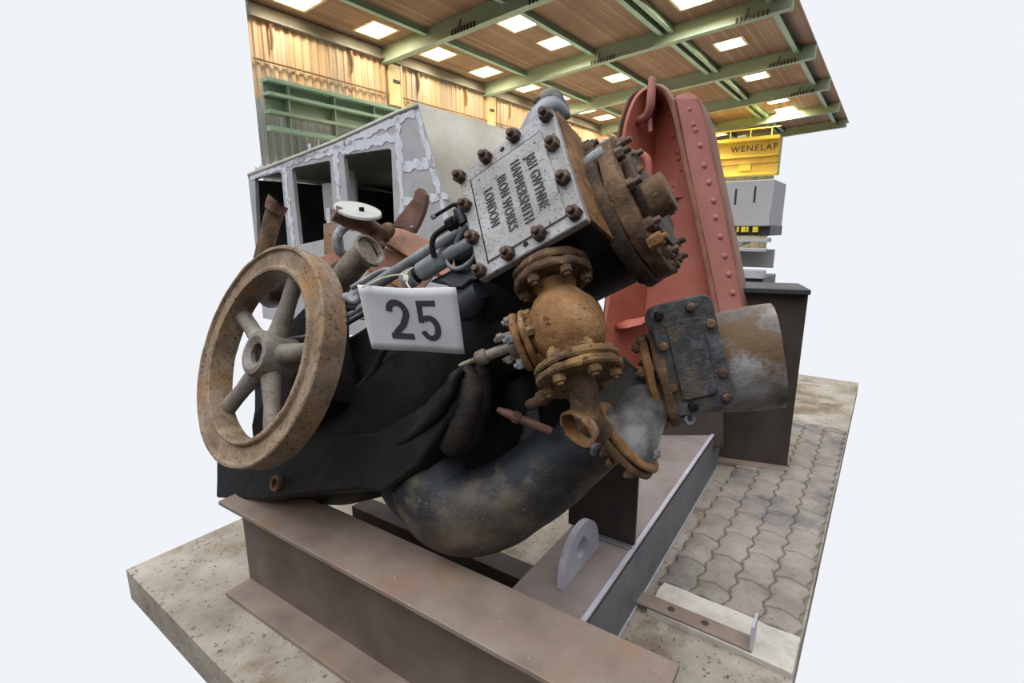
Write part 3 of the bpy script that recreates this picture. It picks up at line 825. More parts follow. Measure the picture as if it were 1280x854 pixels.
# stuffing box stub pointing right
sp = e(.285, -.062, .235)
mb = MB(); mb.lathe(sp - EU*.09, EU, [(.056, 0), (.055, .118), (.051, .123), (.03, .123)], 32); mb.rough(.0035, 25); lab(mb.build('stuffing_box', M['rust'], ce), 'rusty stub projecting from the cylinder cover')
# grey spindle end and studs on top of the flange
p = E(741, 204, .13)
mb = MB(); mb.lathe(p - EU*.05, EU + EV*.1, [(.022, 0), (.022, .085), (.019, .09)], 24); mb.build('spindle_end', M['greyold'], chest)
for (px, py, w, m, r) in ((738, 183, .16, 'nut', .017), (768, 198, .2, 'greyold', .017), (774, 185, .24, 'nut', .017), (795, 215, .25, 'orange', .013), (836, 316, .36, 'rust', .02), (838, 335, .36, 'rust', .02), (822, 300, .2, 'orange', .02)):
    p = E(px, py, w); mb = MB(); mb.nut(p - EU*.02, EU, r, .035, .5, random.random()); mb.rough(.0015, 40); mb.build('stud', M[m], chest, .002)
p = E(760, 185, .2)
mb = MB(); mb.lathe(p-EU*.03, EU, [(.024, 0), (.026, .03), (.018, .05)], 20); mb.build('gland', M['greyold'], chest)
# grey elbow on top, behind the cover
mb = MB(); mb.tube([E(655, 192, .10), E(665, 168, .10), E(677, 147, .11), E(690, 137, .12), E(701, 148, .15)], [.036, .037, .038, .036, .03], 24)
mb.rough(.003, 20); el = mb.build('top_elbow', M['greymetal'], eng); lab(el, 'grey pipe elbow above the cover')
mb = MB(); mb.tube([E(679, 131, .12), E(685, 123, .12), E(692, 124, .13), E(699, 135, .14), E(703, 148, .15)], [.020, .027, .028, .027, .022], 20); mb.rough(.003, 25); mb.build('elbow_crown', M['torn'], el)
p = E(677, 125, .11)
mb = MB(); mb.nut(p, EN*.5 - EU*.9, .015, .020, .3); mb.build('nut', M['nut'], el, .002)

# trunk and bed of the engine
def loft(centers, mb, seg=36):
    rr = []
    for (u, v, w, rv, rw, pw2) in centers:
        ring = []
        for k in range(seg):
            a = 2*math.pi*k/seg; ca, sa_ = math.cos(a), math.sin(a)
            ring.append(e(u, v + rv*math.copysign(abs(sa_)**pw2, sa_), w + rw*math.copysign(abs(ca)**pw2, ca)))
        rr.append(ring)
    mb.rings(rr)
def smoothloft(keys, n=5):
    out = []
    for a, b in zip(keys, keys[1:]):
        for k in range(n):
            t_ = k/n; t_ = t_*t_*(3-2*t_)
            out.append(tuple(x*(1-t_)+y*t_ for x, y in zip(a, b)))
    return out + [keys[-1]]
mb = MB()
loft(smoothloft([(-.12, -.09, .36, .19, .16, .8), (-.30, -.10, .38, .205, .17, .8), (-.50, -.13, .40, .20, .18, .8), (-.68, -.20, .41, .22, .2, .85), (-.88, -.275, .42, .225, .22, .85), (-1.10, -.31, .43, .20, .22, .8), (-1.35, -.32, .44, .17, .2, .8)]), mb)
mb.rough(.004, 5)
lab(mb.build('trunk', M['black'], eng, 0, 60), 'black cast trunk')
mb = MB(); loft(smoothloft([(-.05, -.16, .42, .06, .10, 1), (-.16, -.30, .44, .14, .14, 1), (-.26, -.42, .46, .12, .13, 1), (-.32, -.50, .48, .05, .06, 1)]), mb); mb.rough(.004, 8); mb.build('cylinder_foot', M['black'], eng, 0, 60)
mb = MB(); mb.tube([E(c[0], c[1], c[2]) for c in ((420, 500, .26), (440, 490, .245), (457, 478, .235), (468, 463, .225), (476, 445, .22), (488, 425, .215), (510, 405, .21))], [.006, .011, .012, .012, .012, .011, .010], 12)
mb.build('rim_bead', M['blacksheen'], eng)
# bed casting
def bed(pts, w0, w1, name, m, rg=.004):
    mb = MB(); q_ = [E(x, y, w0) for x, y in pts]
    mb.prism(q_, -EN*(w1-w0)); mb.rough(rg, 9, 3)
    return mb.build(name, m, eng, .01)
bed([(270, 622), (270, 575), (330, 568), (400, 545), (470, 540), (530, 505), (562, 470), (582, 466), (578, 500), (545, 548), (520, 585), (497, 602), (478, 616), (440, 613), (390, 618), (330, 626)], .19, .50, 'bed', M['black'])
p = E(346, 604, .185)
mb = MB(); mb.hollow(p, EN, [(.030, -.01), (.030, .010), (.017, .012), (.017, -.01)], 28); mb.rough(.002, 30); lab(mb.build('bolt_boss', M['rust'], eng), 'rusty bolt boss with a hole')
# crescent flanges where the casing meets the trunk
def crescent(pts, rad, name, m, w):
    mb = MB(); mb.tube([E(x, y, w_) for (x, y), w_ in zip(pts, w)], rad, 16, smooth=8); mb.rough(.003, 18); mb.build(name, m, eng)
crescent([(500, 555), (525, 536), (545, 517), (560, 494), (568, 472), (578, 462)], [.012, .018, .02, .02, .018, .01], 'casing_flange', M['black'], (.2, .19, .18, .17, .17, .18))
crescent([(560, 560), (575, 540), (585, 515), (590, 490), (586, 470), (578, 462)], [.035, .045, .047, .042, .034, .02], 'casing_rim', M['blackrust'], (.26, .25, .24, .23, .22, .2))
crescent([(580, 560), (592, 540), (600, 515), (604, 490), (600, 468), (592, 462)], [.03, .036, .036, .034, .03, .02], 'casing_rim', M['black'], (.29, .28, .27, .26, .24, .22))
# side bracket and pipes above the card
def tb(pts, rad, name, m, parent=eng, **k):
    mb = MB(); mb.tube([P(*q) for q in pts], rad, k.pop('seg', 16), **k); return mb.build(name, m, parent)
tb([(425, 388, 1.86), (470, 356, 1.74), (530, 318, 1.62), (583, 285, 1.52)], .021, 'grey_pipe', M['greymetal'])
tb([(440, 360, 1.78), (480, 338, 1.75), (500, 345, 1.70)], .010, 'thin_pipe', M['greymetal'])
tb([(527, 340, 1.555), (558, 320, 1.50)], .030, 'pipe_sleeve', M['greymetal'], smooth=0, seg=24)
tb([(515, 348, 1.575), (530, 338, 1.55)], .024, 'sleeve_neck', M['black'], smooth=0)
tb([(507, 352, 1.57), (518, 345, 1.555)], .030, 'end_cap', M['greyold'], smooth=0, seg=24)
tb([(556, 322, 1.50), (598, 297, 1.43)], .019, 'valve_rod', M['greymetal'], smooth=0)
tb([(557, 314, 1.49), (560, 330, 1.485), (570, 336, 1.475), (583, 331, 1.46), (594, 318, 1.44), (592, 295, 1.43), (586, 281, 1.43), (578, 288, 1.45), (570, 305, 1.47)], .007, 'yoke', M['greymetal'], seg=12)
mb = MB(); q_ = [P(535, 352, 1.56), P(558, 340, 1.53), P(585, 322, 1.49), P(596, 325, 1.47), P(599, 350, 1.45), P(588, 352, 1.46), P(578, 360, 1.47), P(566, 362, 1.49), P(556, 355, 1.5)]
mb.prism(q_, cw(.02, .0, .07)); mb.build('bracket', M['blacksheen'], eng, .008)
tb([(572, 361, 1.49), (578, 380, 1.52), (588, 378, 1.5), (602, 362, 1.46)], [.02, .05, .05, .03], 'bracket_web', M['blacksheen'])
# small lubricator cock
lb_ = tb([(566, 283, 1.46), (577, 265, 1.45)], [.017, .014], 'lubricator', M['black'], smooth=0)
tb([(542, 271, 1.46), (555, 263, 1.455), (567, 256, 1.45), (573, 258, 1.45)], [.006, .005, .006, .008], 'lever', M['black'], lb_, seg=10)
tb([(541, 269, 1.46), (543, 273, 1.46)], .009, 'lever_knob', M['greymetal'], lb_, smooth=0, seg=10)
tb([(560, 282, 1.46), (568, 278, 1.45)], .02, 'lubricator_nut', M['black'], lb_, smooth=0, seg=6)
tb([(572, 262, 1.448), (581, 280, 1.44)], [.014, .017], 'lubricator_body', M['blacksheen'], lb_, smooth=0)
tb([(573, 274, 1.455), (556, 285, 1.46), (544, 294, 1.465), (540, 306, 1.47), (543, 322, 1.48)], .0085, 'hose', M['black'], lb_, seg=12)
tb([(552, 306, 1.58), (558, 294, 1.58), (572, 286, 1.56)], [.02, .022, .03], 'red_elbow', M['brown'], lb_)
# dark machinery between the wheel and the card
mb = MB(); mb.box(e(-.86, -.02, .40), EU*.17, EV*.12, EN*.12); mb.rough(.012, 9, 6); mb.build('crosshead_guide', M['black'], eng, .01)
tb([(424, 400, 1.72), (440, 392, 1.69), (470, 372, 1.66)], .010, 'guide_rod', M['greymetal'])
tb([(424, 410, 1.68), (445, 398, 1.66), (462, 388, 1.64)], .008, 'guide_rod', M['blacksheen'])
tb([(428, 378, 1.72), (434, 372, 1.71), (443, 377, 1.70), (448, 370, 1.70)], [.014, .018, .014, .01], 'link', M['greyold'])
tb([(425, 385, 1.72), (446, 386, 1.68)], [.012, .010], 'link', M['black'], smooth=0)
mb = MB(); mb.box(P(377, 470, 2.0), EU*.24, EV*.20, EN*.06); mb.rough(.012, 8, 5); mb.build('crank_casing', M['black'], eng, .01)
mb = MB(); mb.prism([P(353, 412, 1.95), P(380, 385, 1.95), P(400, 378, 1.95), P(400, 425, 1.95), P(355, 425, 1.95)], cw(0, 0, .05)); mb.build('blue_cover', M['blacksheen'], eng, .004)
tb([(345, 425, 1.9), (400, 418, 1.9)], .006, 'thin_pipe', M['greymetal'], smooth=0)

# flywheel
wc = (-1.13, .007)
R_ = .402
mb = MB()
def wpt(w): return e(wc[0], wc[1], w)
# profile (radius, height above the back face), closed
prof = [(R_, 0), (R_, .086), (R_-.004, .090), (R_-.013, .090), (R_-.019, .078), (.330, .074), (.324, .087), (.318, .090), (.308, .088), (.306, .078), (.306, .0)]
mb.hollow(wpt(.042), EN, prof, 96); mb.rough(.0022, 12)
fw = mb.build('flywheel', M['wheel'], eng, 0, 30); lab(fw, 'tan rusty flywheel with five spokes')
mb = MB(); mb.hollow(wpt(.07), EN, [(.082, -.02), (.088, .03), (.085, .10), (.078, .115), (.062, .118), (.038, .105), (.036, -.02)], 40); mb.rough(.002, 15); mb.build('hub', M['spoke'], fw)
for k in range(5):
    a = math.radians(55-72*k); dr = EU*math.cos(a)+EV*math.sin(a)
    mb = MB(); c_ = wpt(.02)
    mb.tube([c_+dr*.07, c_+dr*.12, c_+dr*.2, c_+dr*.32], [.040, .034, .029, .031], 20); mb.rough(.002, 15); mb.build('spoke', M['spoke'], fw)
mb = MB(); mb.lathe(wpt(.50), EN, [(.034, 0), (.034, .52)], 24); mb.build('crankshaft', M['black'], eng)

# globe valve hanging below the chest
VU, VW = -.002, .098
def vp(v, du=0, dw=0): return e(VU+du, v, VW+dw)
mb = MB()
prof = [(.055, -.235), (.050, -.258), (.066, -.280), (.084, -.312), (.094, -.350), (.091, -.388), (.076, -.420), (.056, -.440), (.052, -.462)]
mb.lathe(vp(0), EV, [(r, h) for r, h in reversed(prof)], 40); mb.rough(.0045, 17)
gv = mb.build('globe_valve', M['orange'], eng, 0, 60); lab(gv, 'orange rusty globe valve')
def flange(v0, v1, r, m, name='flange', rg=.004, o=None, ax=None, sub=gv):
    mb = MB(); o = o or vp(0); ax = ax or EV
    h = v1-v0; c = .005
    mb.lathe(o, ax, [(r*.3, v0), (r*.7, v0), (r-c, v0), (r, v0+c), (r, v0+h/2), (r, v1-c), (r-c, v1), (r*.7, v1), (r*.3, v1)], 56); mb.rough(rg, 22)
    return mb.build(name, m, sub, 0, 40)
flange(-.206, -.184, .100, M['rust'])
flange(-.232, -.210, .101, M['rust'])
flange(-.466, -.448, .102, M['ochre'])
flange(-.490, -.470, .103, M['ochre'])
for k in range(6):
    a = math.radians(60*k+20); dx, dw_ = .08*math.cos(a), .08*math.sin(a)
    for v, sgn, m in ((-.232, -1, 'rust'), (-.448, 1, 'ochre'), (-.490, -1, 'ochre')):
        mb = MB(); mb.nut(vp(v, dx, dw_), EV*sgn, .0165, .018, .35, random.random()); mb.rough(.002, 45); mb.build('nut', M[m], gv, .002)
mb = MB(); mb.nut(vp(-.184, -.05, -.06), EV, .0165, .018, .3); mb.build('nut', M['nut'], gv, .002)
# bonnet flange and spindle
bx = cw(-.915, -.342, .2).normalized()
bo = vp(-.352)
mb = MB(); mb.lathe(bo, bx, [(.060, .02), (.052, .075), (.048, .10)], 32); mb.rough(.004, 20); mb.build('bonnet_neck', M['orange'], gv)
flange(.086, .102, .076, M['orange'], 'bonnet_flange', .004, bo, bx)
flange(.106, .124, .075, M['orange'], 'bonnet_flange', .005, bo, bx)
bxx = (UP - bx*UP.dot(bx)).normalized(); bxy = bx.cross(bxx)
for k in range(5):
    a = math.radians(72*k+8); dd = bxx*math.cos(a)*.06 + bxy*math.sin(a)*.06
    mb = MB(); mb.nut(bo+bx*.084+dd, -bx, .014, .016, .4); mb.rough(.003, 45); mb.build('nut', M['ochre'], gv, .002)
    mb = MB(); mb.nut(bo+bx*.124+dd, bx, .014, .016, .5); mb.rough(.003, 45); mb.build('nut', M['greyold'], gv, .002)
s0 = bo + bx*.12
mb = MB(); mb.lathe(s0, bx, [(.030, 0), (.026, .03), (.0135, .034), (.0135, .092), (.019, .094), (.020, .100), (.019, .118), (.014, .124), (.0075, .128), (.0065, .16), (.0040, .172)], 24); mb.rough(.0012, 40)
lab(mb.build('spindle', M['stub'], gv), 'tan grey valve spindle with a pointed end')
for sg in (1, -1):
    mb = MB(); mb.tube([s0+bxx*.03*sg, s0+bxx*.030*sg+bx*.045, s0+bxx*.026*sg+bx*.06], [.008, .008, .006], 10, smooth=0); mb.nut(s0+bxx*.03*sg+bx*.04, bx, .012, .012, .3); mb.build('gland_stud', M['stub'], gv)
# cast 80-ish pad mark on the body (raised ring pair)
for k in (0, 1):
    q_ = E(681.5+k*3, 398+k*8.5, -.0) 
    d = (q_ - vp(-.352)); d = d.normalized()
    mb = MB(); cpt = vp(-.352) + d*.0955
    mb.tube([cpt + (bxx*math.cos(a*math.pi/6)*.0065 + d.cross(bxx).normalized()*math.sin(a*math.pi/6)*.006) for a in range(13)], .0016, 6, smooth=0); mb.build('cast_mark', M['orange'], gv)
# torn stub below
nk = vp(-.49)
mb = MB(); mb.tube([vp(-.485), vp(-.515), P(731, 505, 1.18), P(739, 527, 1.19), P(752, 540, 1.22)], [.036, .034, .034, .034, .03], 24); mb.rough(.003, 20)
st = mb.build('torn_stub', M['rust'], gv); lab(st, 'torn rusty pipe stub with a ragged open end')
ax = (P(712, 541, 1.15)-P(737, 524, 1.20)).normalized()
o0 = P(737, 526, 1.20)
ax1 = EV if abs(EV.dot(ax)) < .8 else EU
sx = (ax1-ax*ax1.dot(ax)).normalized(); sy = ax.cross(sx)
rr = []
prof = [(.034, 0, 0), (.041, .03, 0), (.044, .052, 1), (.0385, .052, 1), (.036, .03, 0), (.02, .01, 0)]
for r, h, jag in prof:
    rr.append([o0 + ax*(h + jag*.010*math.sin(2*math.pi*i/36*1+2.2) + jag*.006*noise.noise(V((i*.6, 0, 3)))) + (sx*math.cos(2*math.pi*i/36)*1.12 + sy*math.sin(2*math.pi*i/36))*r for i in range(36)])
mb = MB(); mb.rings(rr); mb.build('ragged_mouth', M['orange'], st)
# ------------------------------------------------------------------ exhaust pipe
pr = P(600, 600, 1.7)
pip = thing('exhaust_pipe', 'fat grey brown bent pipe with a bolted tarred inspection cover', 'pipe', V((pr.x, pr.y, .3)))
mb = MB(); mb.tube([P(585, 500, 1.80), P(556, 545, 1.78), P(543, 590, 1.74), P(560, 628, 1.70), P(602, 637, 1.66), P(655, 612, 1.62), P(712, 566, 1.58), P(765, 520, 1.54), P(812, 482, 1.51)],
                   [.13, .14, .150, .150, .142, .128, .120, .118, .116], 40, smooth=8); mb.rough(.004, 8)
mb.build('bend', M['pipe'], pip, 0, 70)
mb = MB(); mb.tube([P(510, 560, 1.80), P(508, 610, 1.77), P(530, 645, 1.73)], [.06, .085, .06], 20); mb.rough(.004, 10); mb.build('bend_rim', M['blacksheen'], pip)
# dark pump casing inside the bend
mb = MB(); o0 = P(603, 540, 1.79)
mb.lathe(o0, cw(.3, .1, -.9), [(.05, -.1), (.17, -.09), (.205, -.04), (.21, 0), (.19, .06), (.13, .10), (.03, .12)], 40); mb.rough(.006, 8); lab(mb.build('pump_casing', M['black'], eng), 'black round pump casing')
mb = MB(); mb.lathe(P(655, 478, 1.78), cw(0, 1, .2), [(.05, -.14), (.11, -.11), (.135, 0), (.11, .10), (.05, .13)], 28); mb.rough(.006, 9); mb.build('casing_neck', M['black'], eng)
mb = MB(); q_ = [P(648, 560, 1.62), P(660, 505, 1.60), P(690, 490, 1.58), P(735, 490, 1.55), P(700, 545, 1.55), P(660, 590, 1.58)]
mb.prism(q_, cw(0, 0, .06)); mb.rough(.004, 12, 2); mb.build('gusset', M['pipe'], pip, .008)
mb = MB(); mb.tube([P(622, 512, 1.50), P(634, 517, 1.49), P(650, 524, 1.48), P(690, 540, 1.46)], [.008, .013, .014, .013], 14, smooth=0); mb.rough(.001, 30); mb.build('thin_pipe', M['brown'], pip)
mb = MB(); mb.lathe(P(646, 522, 1.482), P(690, 540, 1.46)-P(622, 512, 1.5), [(.018, -.012), (.019, .0), (.018, .012)], 8); mb.build('coupling', M['rust'], pip)
mb = MB(); mb.tube([P(660, 508, 1.5), P(676, 499, 1.47), P(690, 492, 1.45), P(706, 494, 1.44)], [.012, .02, .018, .012], 10); mb.rough(.008, 30, 1); mb.build('broken_edge', M['rust'], pip)
# flange pair and box
pax = (P(950, 448, 1.44)-P(818, 478, 1.50)).normalized()
po = P(827, 474, 1.485)
def ring_fl(o, ax, v0, v1, r, m, name, sub, rg=.004):
    mb = MB(); h = v1-v0; c = .005
    mb.lathe(o, ax, [(r*.4, v0), (r*.75, v0), (r-c, v0), (r, v0+c), (r, v0+h*.5), (r, v1-c), (r-c, v1), (r*.75, v1), (r*.4, v1)], 60); mb.rough(rg, 16)
    return mb.build(name, m, sub, 0, 40)
fa_ = cw(.93, .24, -.28).normalized()
f1 = ring_fl(po, fa_, -.036, -.012, .142, M['orange'], 'flange', pip)
f2 = ring_fl(po, fa_, -.006, .022, .140, M['rust'], 'flange', pip)
fx = (UP-fa_*UP.dot(fa_)).normalized(); fy = fa_.cross(fx)
for k in range(8):
    a = math.radians(45*k+15); mb = MB(); mb.nut(po + fa_*-.036 + (fx*math.cos(a)+fy*math.sin(a))*.117, -fa_, .014, .018, .4); mb.rough(.002, 45); mb.build('nut', M['rust'], f1, .002)
# inspection box
cx_, cy_ = cw(.962, .245, -.118).normalized(), cw(-.255, .964, -.08)
cy_ = (cy_ - cx_*cy_.dot(cx_)).normalized(); cz_ = cx_.cross(cy_)
co = EYE + cw(.4827, -.0395, 1.36)
mb = MB(); pts = rrect(.170, .310, .030, 6)
def cpl(a, b, z): return co + cx_*a + cy_*b + cz_*z
mb.rings([[cpl(a, b, -.028) for a, b in pts], [cpl(a, b, -.004) for a, b in pts], [cpl(a*.965, b*.98, .0) for a, b in pts], [cpl(a*.55, b*.72, .001) for a, b in pts]])
mb.rough(.0035, 22); ic = mb.build('inspection_cover', M['tar'], pip); lab(ic, 'tarred rounded rectangular inspection cover')
mb = MB(); pts2 = rrect(.094, .215, .012, 4)
mb.rings([[cpl(a-.005, b-.005, -.004) for a, b in pts2], [cpl(a-.005, b-.005, .006) for a, b in pts2], [cpl(a*.94-.005, b*.97-.005, .010) for a, b in pts2]])
mb.rough(.0022, 30); mb.build('raised_panel', M['tar'], ic)
mb = MB(); pts3 = rrect(.150, .285, .03, 6)
mb.rings([[cpl(a, b, -.16) for a, b in pts3], [cpl(a, b, -.026) for a, b in pts3]]); mb.rough(.003, 15); mb.build('box_body', M['rust'], pip)
for a, b, m in ((-.062, .128, 'black'), (.022, .130, 'nut'), (.062, .075, 'rust'), (.064, -.062, 'rust'), (.060, -.128, 'nut'), (-.030, -.132, 'black'), (-.070, -.07, 'rust'), (-.070, .045, 'rust')):
    mb = MB(); mb.nut(cpl(a, b, 0), cz_, .0135, .018, .0, random.random()); mb.rough(.0015, 40); mb.build('bolt', M[m], ic, .003)
mb = MB(); mb.hollow(P(860, 523, 1.40), cw(.3, .1, -1), [(.017, -.01), (.017, .01), (.009, .01), (.009, -.01)], 20); mb.build('eye', M['greyold'], ic)
# right run of pipe
mb = MB(); mb.tube([P(835, 470, 1.52), P(868, 461, 1.52), P(905, 453, 1.51), P(945, 447, 1.48), P(972, 444, 1.46)], [.125, .135, .148, .152, .150], 44, smooth=6); mb.rough(.003, 8)
mb.build('straight_run', M['greypipe'], pip, 0, 60)
# tilted flange with the torn branch
bn_ = cw(.68, .66, -.31).normalized()
bo_ = P(783, 547, 1.36)
t1 = ring_fl(bo_, bn_, -.004, .012, .115, M['orange'], 'branch_flange', pip, .003)
t2 = ring_fl(bo_, bn_, -.028, -.008, .116, M['rust'], 'branch_flange', pip, .004)
bk_ = [(bo_+bn_*.010, bn_, .090), (bo_+bn_*.030, bn_, .080), (P(797, 526, 1.39), cw(.55, .75, .25), .074), (P(806, 506, 1.43), cw(.35, .85, .45), .070), (P(811, 490, 1.48), cw(.2, .8, .6), .074)]
rr = []
for c_, nv, rd in bk_:
    nv = nv.normalized(); xv = (cw(-1, 0, 0) - nv*nv.dot(cw(-1, 0, 0))).normalized(); yv = nv.cross(xv)
    rr.append([c_ + (xv*math.cos(2*math.pi*k/36) + yv*math.sin(2*math.pi*k/36))*rd for k in range(36)])
mb = MB(); mb.rings(rr); mb.rough(.008, 13)
br = mb.build('torn_branch', M['torn'], pip, 0, 60); lab(br, 'torn grey branch above the tilted flange')
mb = MB()
lp = [P(818+7*math.cos(a)+ -4*math.sin(a), 532+12*math.sin(a)+ -3*math.cos(a), 1.38) for a in [2*math.pi*i/16 for i in range(17)]]
mb.tube(lp, .0045, 10, smooth=0); mb.build('torn_loop', M['greyold'], br)
bxv = (UP-bn_*UP.dot(bn_)).normalized(); byv = bn_.cross(bxv)
for k in range(6):
    a = math.radians(60*k+10); q_ = bo_+(bxv*math.cos(a)+byv*math.sin(a))*.088
    mb = MB(); mb.nut(q_-bn_*.026, -bn_, .016, .02, .6); mb.rough(.002, 40); mb.build('nut', M['rust'], t2, .002)
p = P(815, 570, 1.33); mb = MB(); mb.nut(p, bn_, .016, .02, .3); mb.rough(.003, 40); mb.build('nut', M['greyold'], t1, .002)
mb = MB(); mb.tube([P(741, 567, 1.36), P(744, 558, 1.345), P(752, 554, 1.34)], [.009, .010, .008], 12); mb.build('hook_bolt', M['greyold'], t2)
p = P(764, 577, 1.33); mb = MB(); mb.dome(p, -bn_, .012, .016); mb.build('bolt_end', M['ochre'], t2)

# ------------------------------------------------------------------ red riveted arm
DF, DB = 2.95, 3.22
ra = thing('red_arm', 'tall red oxide riveted steel arm with a rounded top', 'steel arm', V((P(830, 450, 3.0).x, P(830, 450, 3.0).y, 0.3)))
def sheetloft(A, B, th, name, m, n=6, off=0):
    def sm(pts):
        out = []
        for i in range(len(pts)-1):
            p0, p1, p2, p3 = pts[max(i-1, 0)], pts[i], pts[i+1], pts[min(i+2, len(pts)-1)]
            for k in range(n):
                t_ = k/n
                out.append(.5*((2*p1) + (p2-p0)*t_ + (2*p0-5*p1+4*p2-p3)*t_*t_ + (3*p1-p0-3*p2+p3)*t_**3))
        return out + [pts[-1]]
    mb = MB(); mb.rings([sm([P(*q) for q in A]), sm([P(*q) for q in B])], False, False)
    o = mb.build(name, m, ra, 0, 50)
    s_ = o.modifiers.new('Solidify', 'SOLIDIFY'); s_.thickness = th; s_.offset = off
    b_ = o.modifiers.new('Bevel', 'BEVEL'); b_.width = .003; b_.segments = 2; b_.limit_method = 'ANGLE'; b_.angle_limit = math.radians(50)
    return o
LF = [(746, 470), (752, 430), (759, 380), (766, 320), (771, 265), (775, 215), (778, 180), (783, 150), (793, 124), (804, 112), (814, 108)]
LB = [(800, 470), (805, 430), (811, 380), (816, 320), (819, 265), (821, 215), (822, 180), (823, 160), (824, 145), (825, 135), (826, 128)]
sheetloft([(x, y, DF) for x, y in LF], [(x, y, DB) for x, y in LB], .022, 'left_flange', M['red'])
LO = [(754, 400), (761, 340), (766, 280), (769, 225), (771, 185), (775, 155), (785, 125), (797, 112)]
LO2 = [(780, 400), (785, 340), (790, 280), (795, 225), (797, 185), (799, 160), (803, 140), (810, 122)]
sheetloft([(x, y, DF+.10) for x, y in LO], [(x, y, DB+.1) for x, y in LO2], .014, 'outer_plate', M['brown'])
RF = [(814, 108), (824, 110), (834, 120), (842, 142), (848, 168), (856, 205), (866, 250), (876, 298), (887, 350), (897, 400), (905, 440), (911, 470)]
WB = [(826, 128), (827, 130), (828, 134), (827, 150), (825, 175), (823, 205), (821, 250), (818, 298), (814, 350), (808, 400), (804, 440), (800, 470)]
sheetloft([(x-1.5, y+1, DF+.09) for x, y in RF], [(x-9 if i > 2 else x-4, y-1, DB-.02) for i, (x, y) in enumerate(WB)], .012, 'web', M['red'])
RF2 = [(x+1, y, DF+.24) for x, y in RF]
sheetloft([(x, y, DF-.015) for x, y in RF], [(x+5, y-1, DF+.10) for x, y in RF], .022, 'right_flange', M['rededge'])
SL = [(844, 123), (850, 152), (859, 200), (869, 250), (880, 300), (891, 352), (901, 402), (909, 445)]
SR = [(872, 124), (881, 152), (891, 200), (902, 250), (912, 300), (922, 352), (930, 402), (936, 445)]
sheetloft([(x, y, DF+.02) for x, y in SL], [(x, y, DF+.05) for x, y in SR], .02, 'outer_strip', M['redpink'])
mb = MB(); cpts = [P(844, 124, DF+.02)] + [P(858+14*math.cos(a), 124-8*math.sin(a), DF+.035) for a in [math.pi*(1-i/10) for i in range(11)]]
mb.prism(cpts, cw(0, 0, .02)); mb.build('strip_cap', M['redpink'], ra, .002)
SR2 = [(x+9 if i else x+4, y+6, DF+.20) for i, (x, y) in enumerate(SR)]
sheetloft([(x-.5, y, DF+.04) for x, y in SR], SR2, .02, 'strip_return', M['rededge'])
for px, py in ((861, 137), (866, 156), (869, 163), (875, 182), (880, 207), (886, 228), (892, 251), (894, 272), (900, 296), (906, 320), (911, 343), (916, 366)):
    mb = MB(); mb.dome(P(px, py, DF+.028), cw(.0, .0, -1), .017, .010); mb.build('rivet', M['redpink'], ra)
for px, py in ((837, 141), (843, 170), (848, 191), (849, 199), (853, 213), (865, 263), (871, 289), (877, 313), (882, 337), (888, 362)):
    mb = MB(); mb.dome(P(px, py, DF+.112), cw(-.35, .1, -1), .018, .022); mb.build('rivet', M['red'], ra)
mb = MB(); mb.prism([P(833, 228, DF+.13), P(857, 225, DF+.10), P(862, 246, DF+.10), P(835, 249, DF+.13)], cw(0, 0, .012)); mb.build('patch_plate', M['red'], ra, .003)
for px, py in ((841, 232), (859, 231), (841, 240), (859, 239)):
    mb = MB(); mb.dome(P(px, py, DF+.12), cw(-.2, 0, -1), .006, .006); mb.build('small_rivet', M['redpink'], ra)
mb = MB(); mb.tube([P(815, 97, DF-.06), P(814, 118, DF-.06), P(812.5, 134, DF-.04), P(808, 145, DF), P(798, 151, DF+.06)], [.019, .024, .025, .024, .022], 16); mb.build('top_rod', M['redpink'], ra)
mb = MB(); mb.tube([P(795, 193, DF+.1), P(803, 194, DF+.02), P(809, 200, DF), P(811, 214, DF), P(811, 250, DF)], .023, 16); mb.build('lower_rod', M['red'], ra)
mb = MB(); mb.prism([P(809, 152, DF+.03), P(815, 147, DF+.03), P(816, 164, DF+.03), P(811, 165, DF+.03)], cw(0, 0, .03)); mb.build('eye_plate', M['redpink'], ra, .004)
mb = MB(); mb.rings([[P(770, 406, DF+.05), P(785, 401, DF), P(800, 398, DF+.02), P(812, 392, DF+.06)], [P(770, 410, DF+.05), P(785, 409, DF-.03), P(800, 405, DF-.01), P(812, 398, DF+.06)], [P(772, 408, DF+.1), P(788, 408, DF+.2), P(800, 400, DF+.25), P(812, 394, DF+.2)]], False, False)
o = mb.build('rib', M['red'], ra); s_ = o.modifiers.new('Solidify', 'SOLIDIFY'); s_.thickness = .01
mb = MB(); mb.prism([P(764, 470, DF+.1), P(905, 470, DF+.1), P(905, 560, DF+.1), P(790, 560, DF+.1)], cw(0, 0, .12)); mb.build('foot', M['darkbrown'], ra, .005)

# ------------------------------------------------------------------ red brown linkage behind the card
lk = thing('rusty_linkage', 'orange brown linkage with a cream disc and a fin plate before the grey cab', 'linkage', V((P(500, 330, 2.4).x, P(500, 330, 2.4).y, 0)))
def plate(pts, ex, name, m, bev=.003, parent=lk):
    mb = MB(); mb.prism([P(*q) for q in pts], ex); return mb.build(name, M[m], parent, bev)
D = 2.3
plate([(482, 296, D), (488, 289, D+.03), (501, 284, D+.06), (590, 326, D+.05), (560, 350, D)], cw(0, -.02, .03), 'upper_plate', 'primer')
plate([(477, 301, D-.02), (482, 296, D), (545, 330, D), (540, 338, D-.02)], cw(0, -.02, .10), 'middle_flange', 'primer')
plate([(480, 309, D+.02), (545, 340, D+.02), (520, 372, D), (458, 342, D)], cw(0, 0, .03), 'lower_plate', 'primer')
plate([(459, 337, D-.05), (462, 333, D-.05), (512, 360, D-.05), (509, 366, D-.05)], cw(0, -.02, .08), 'lower_flange', 'primer')
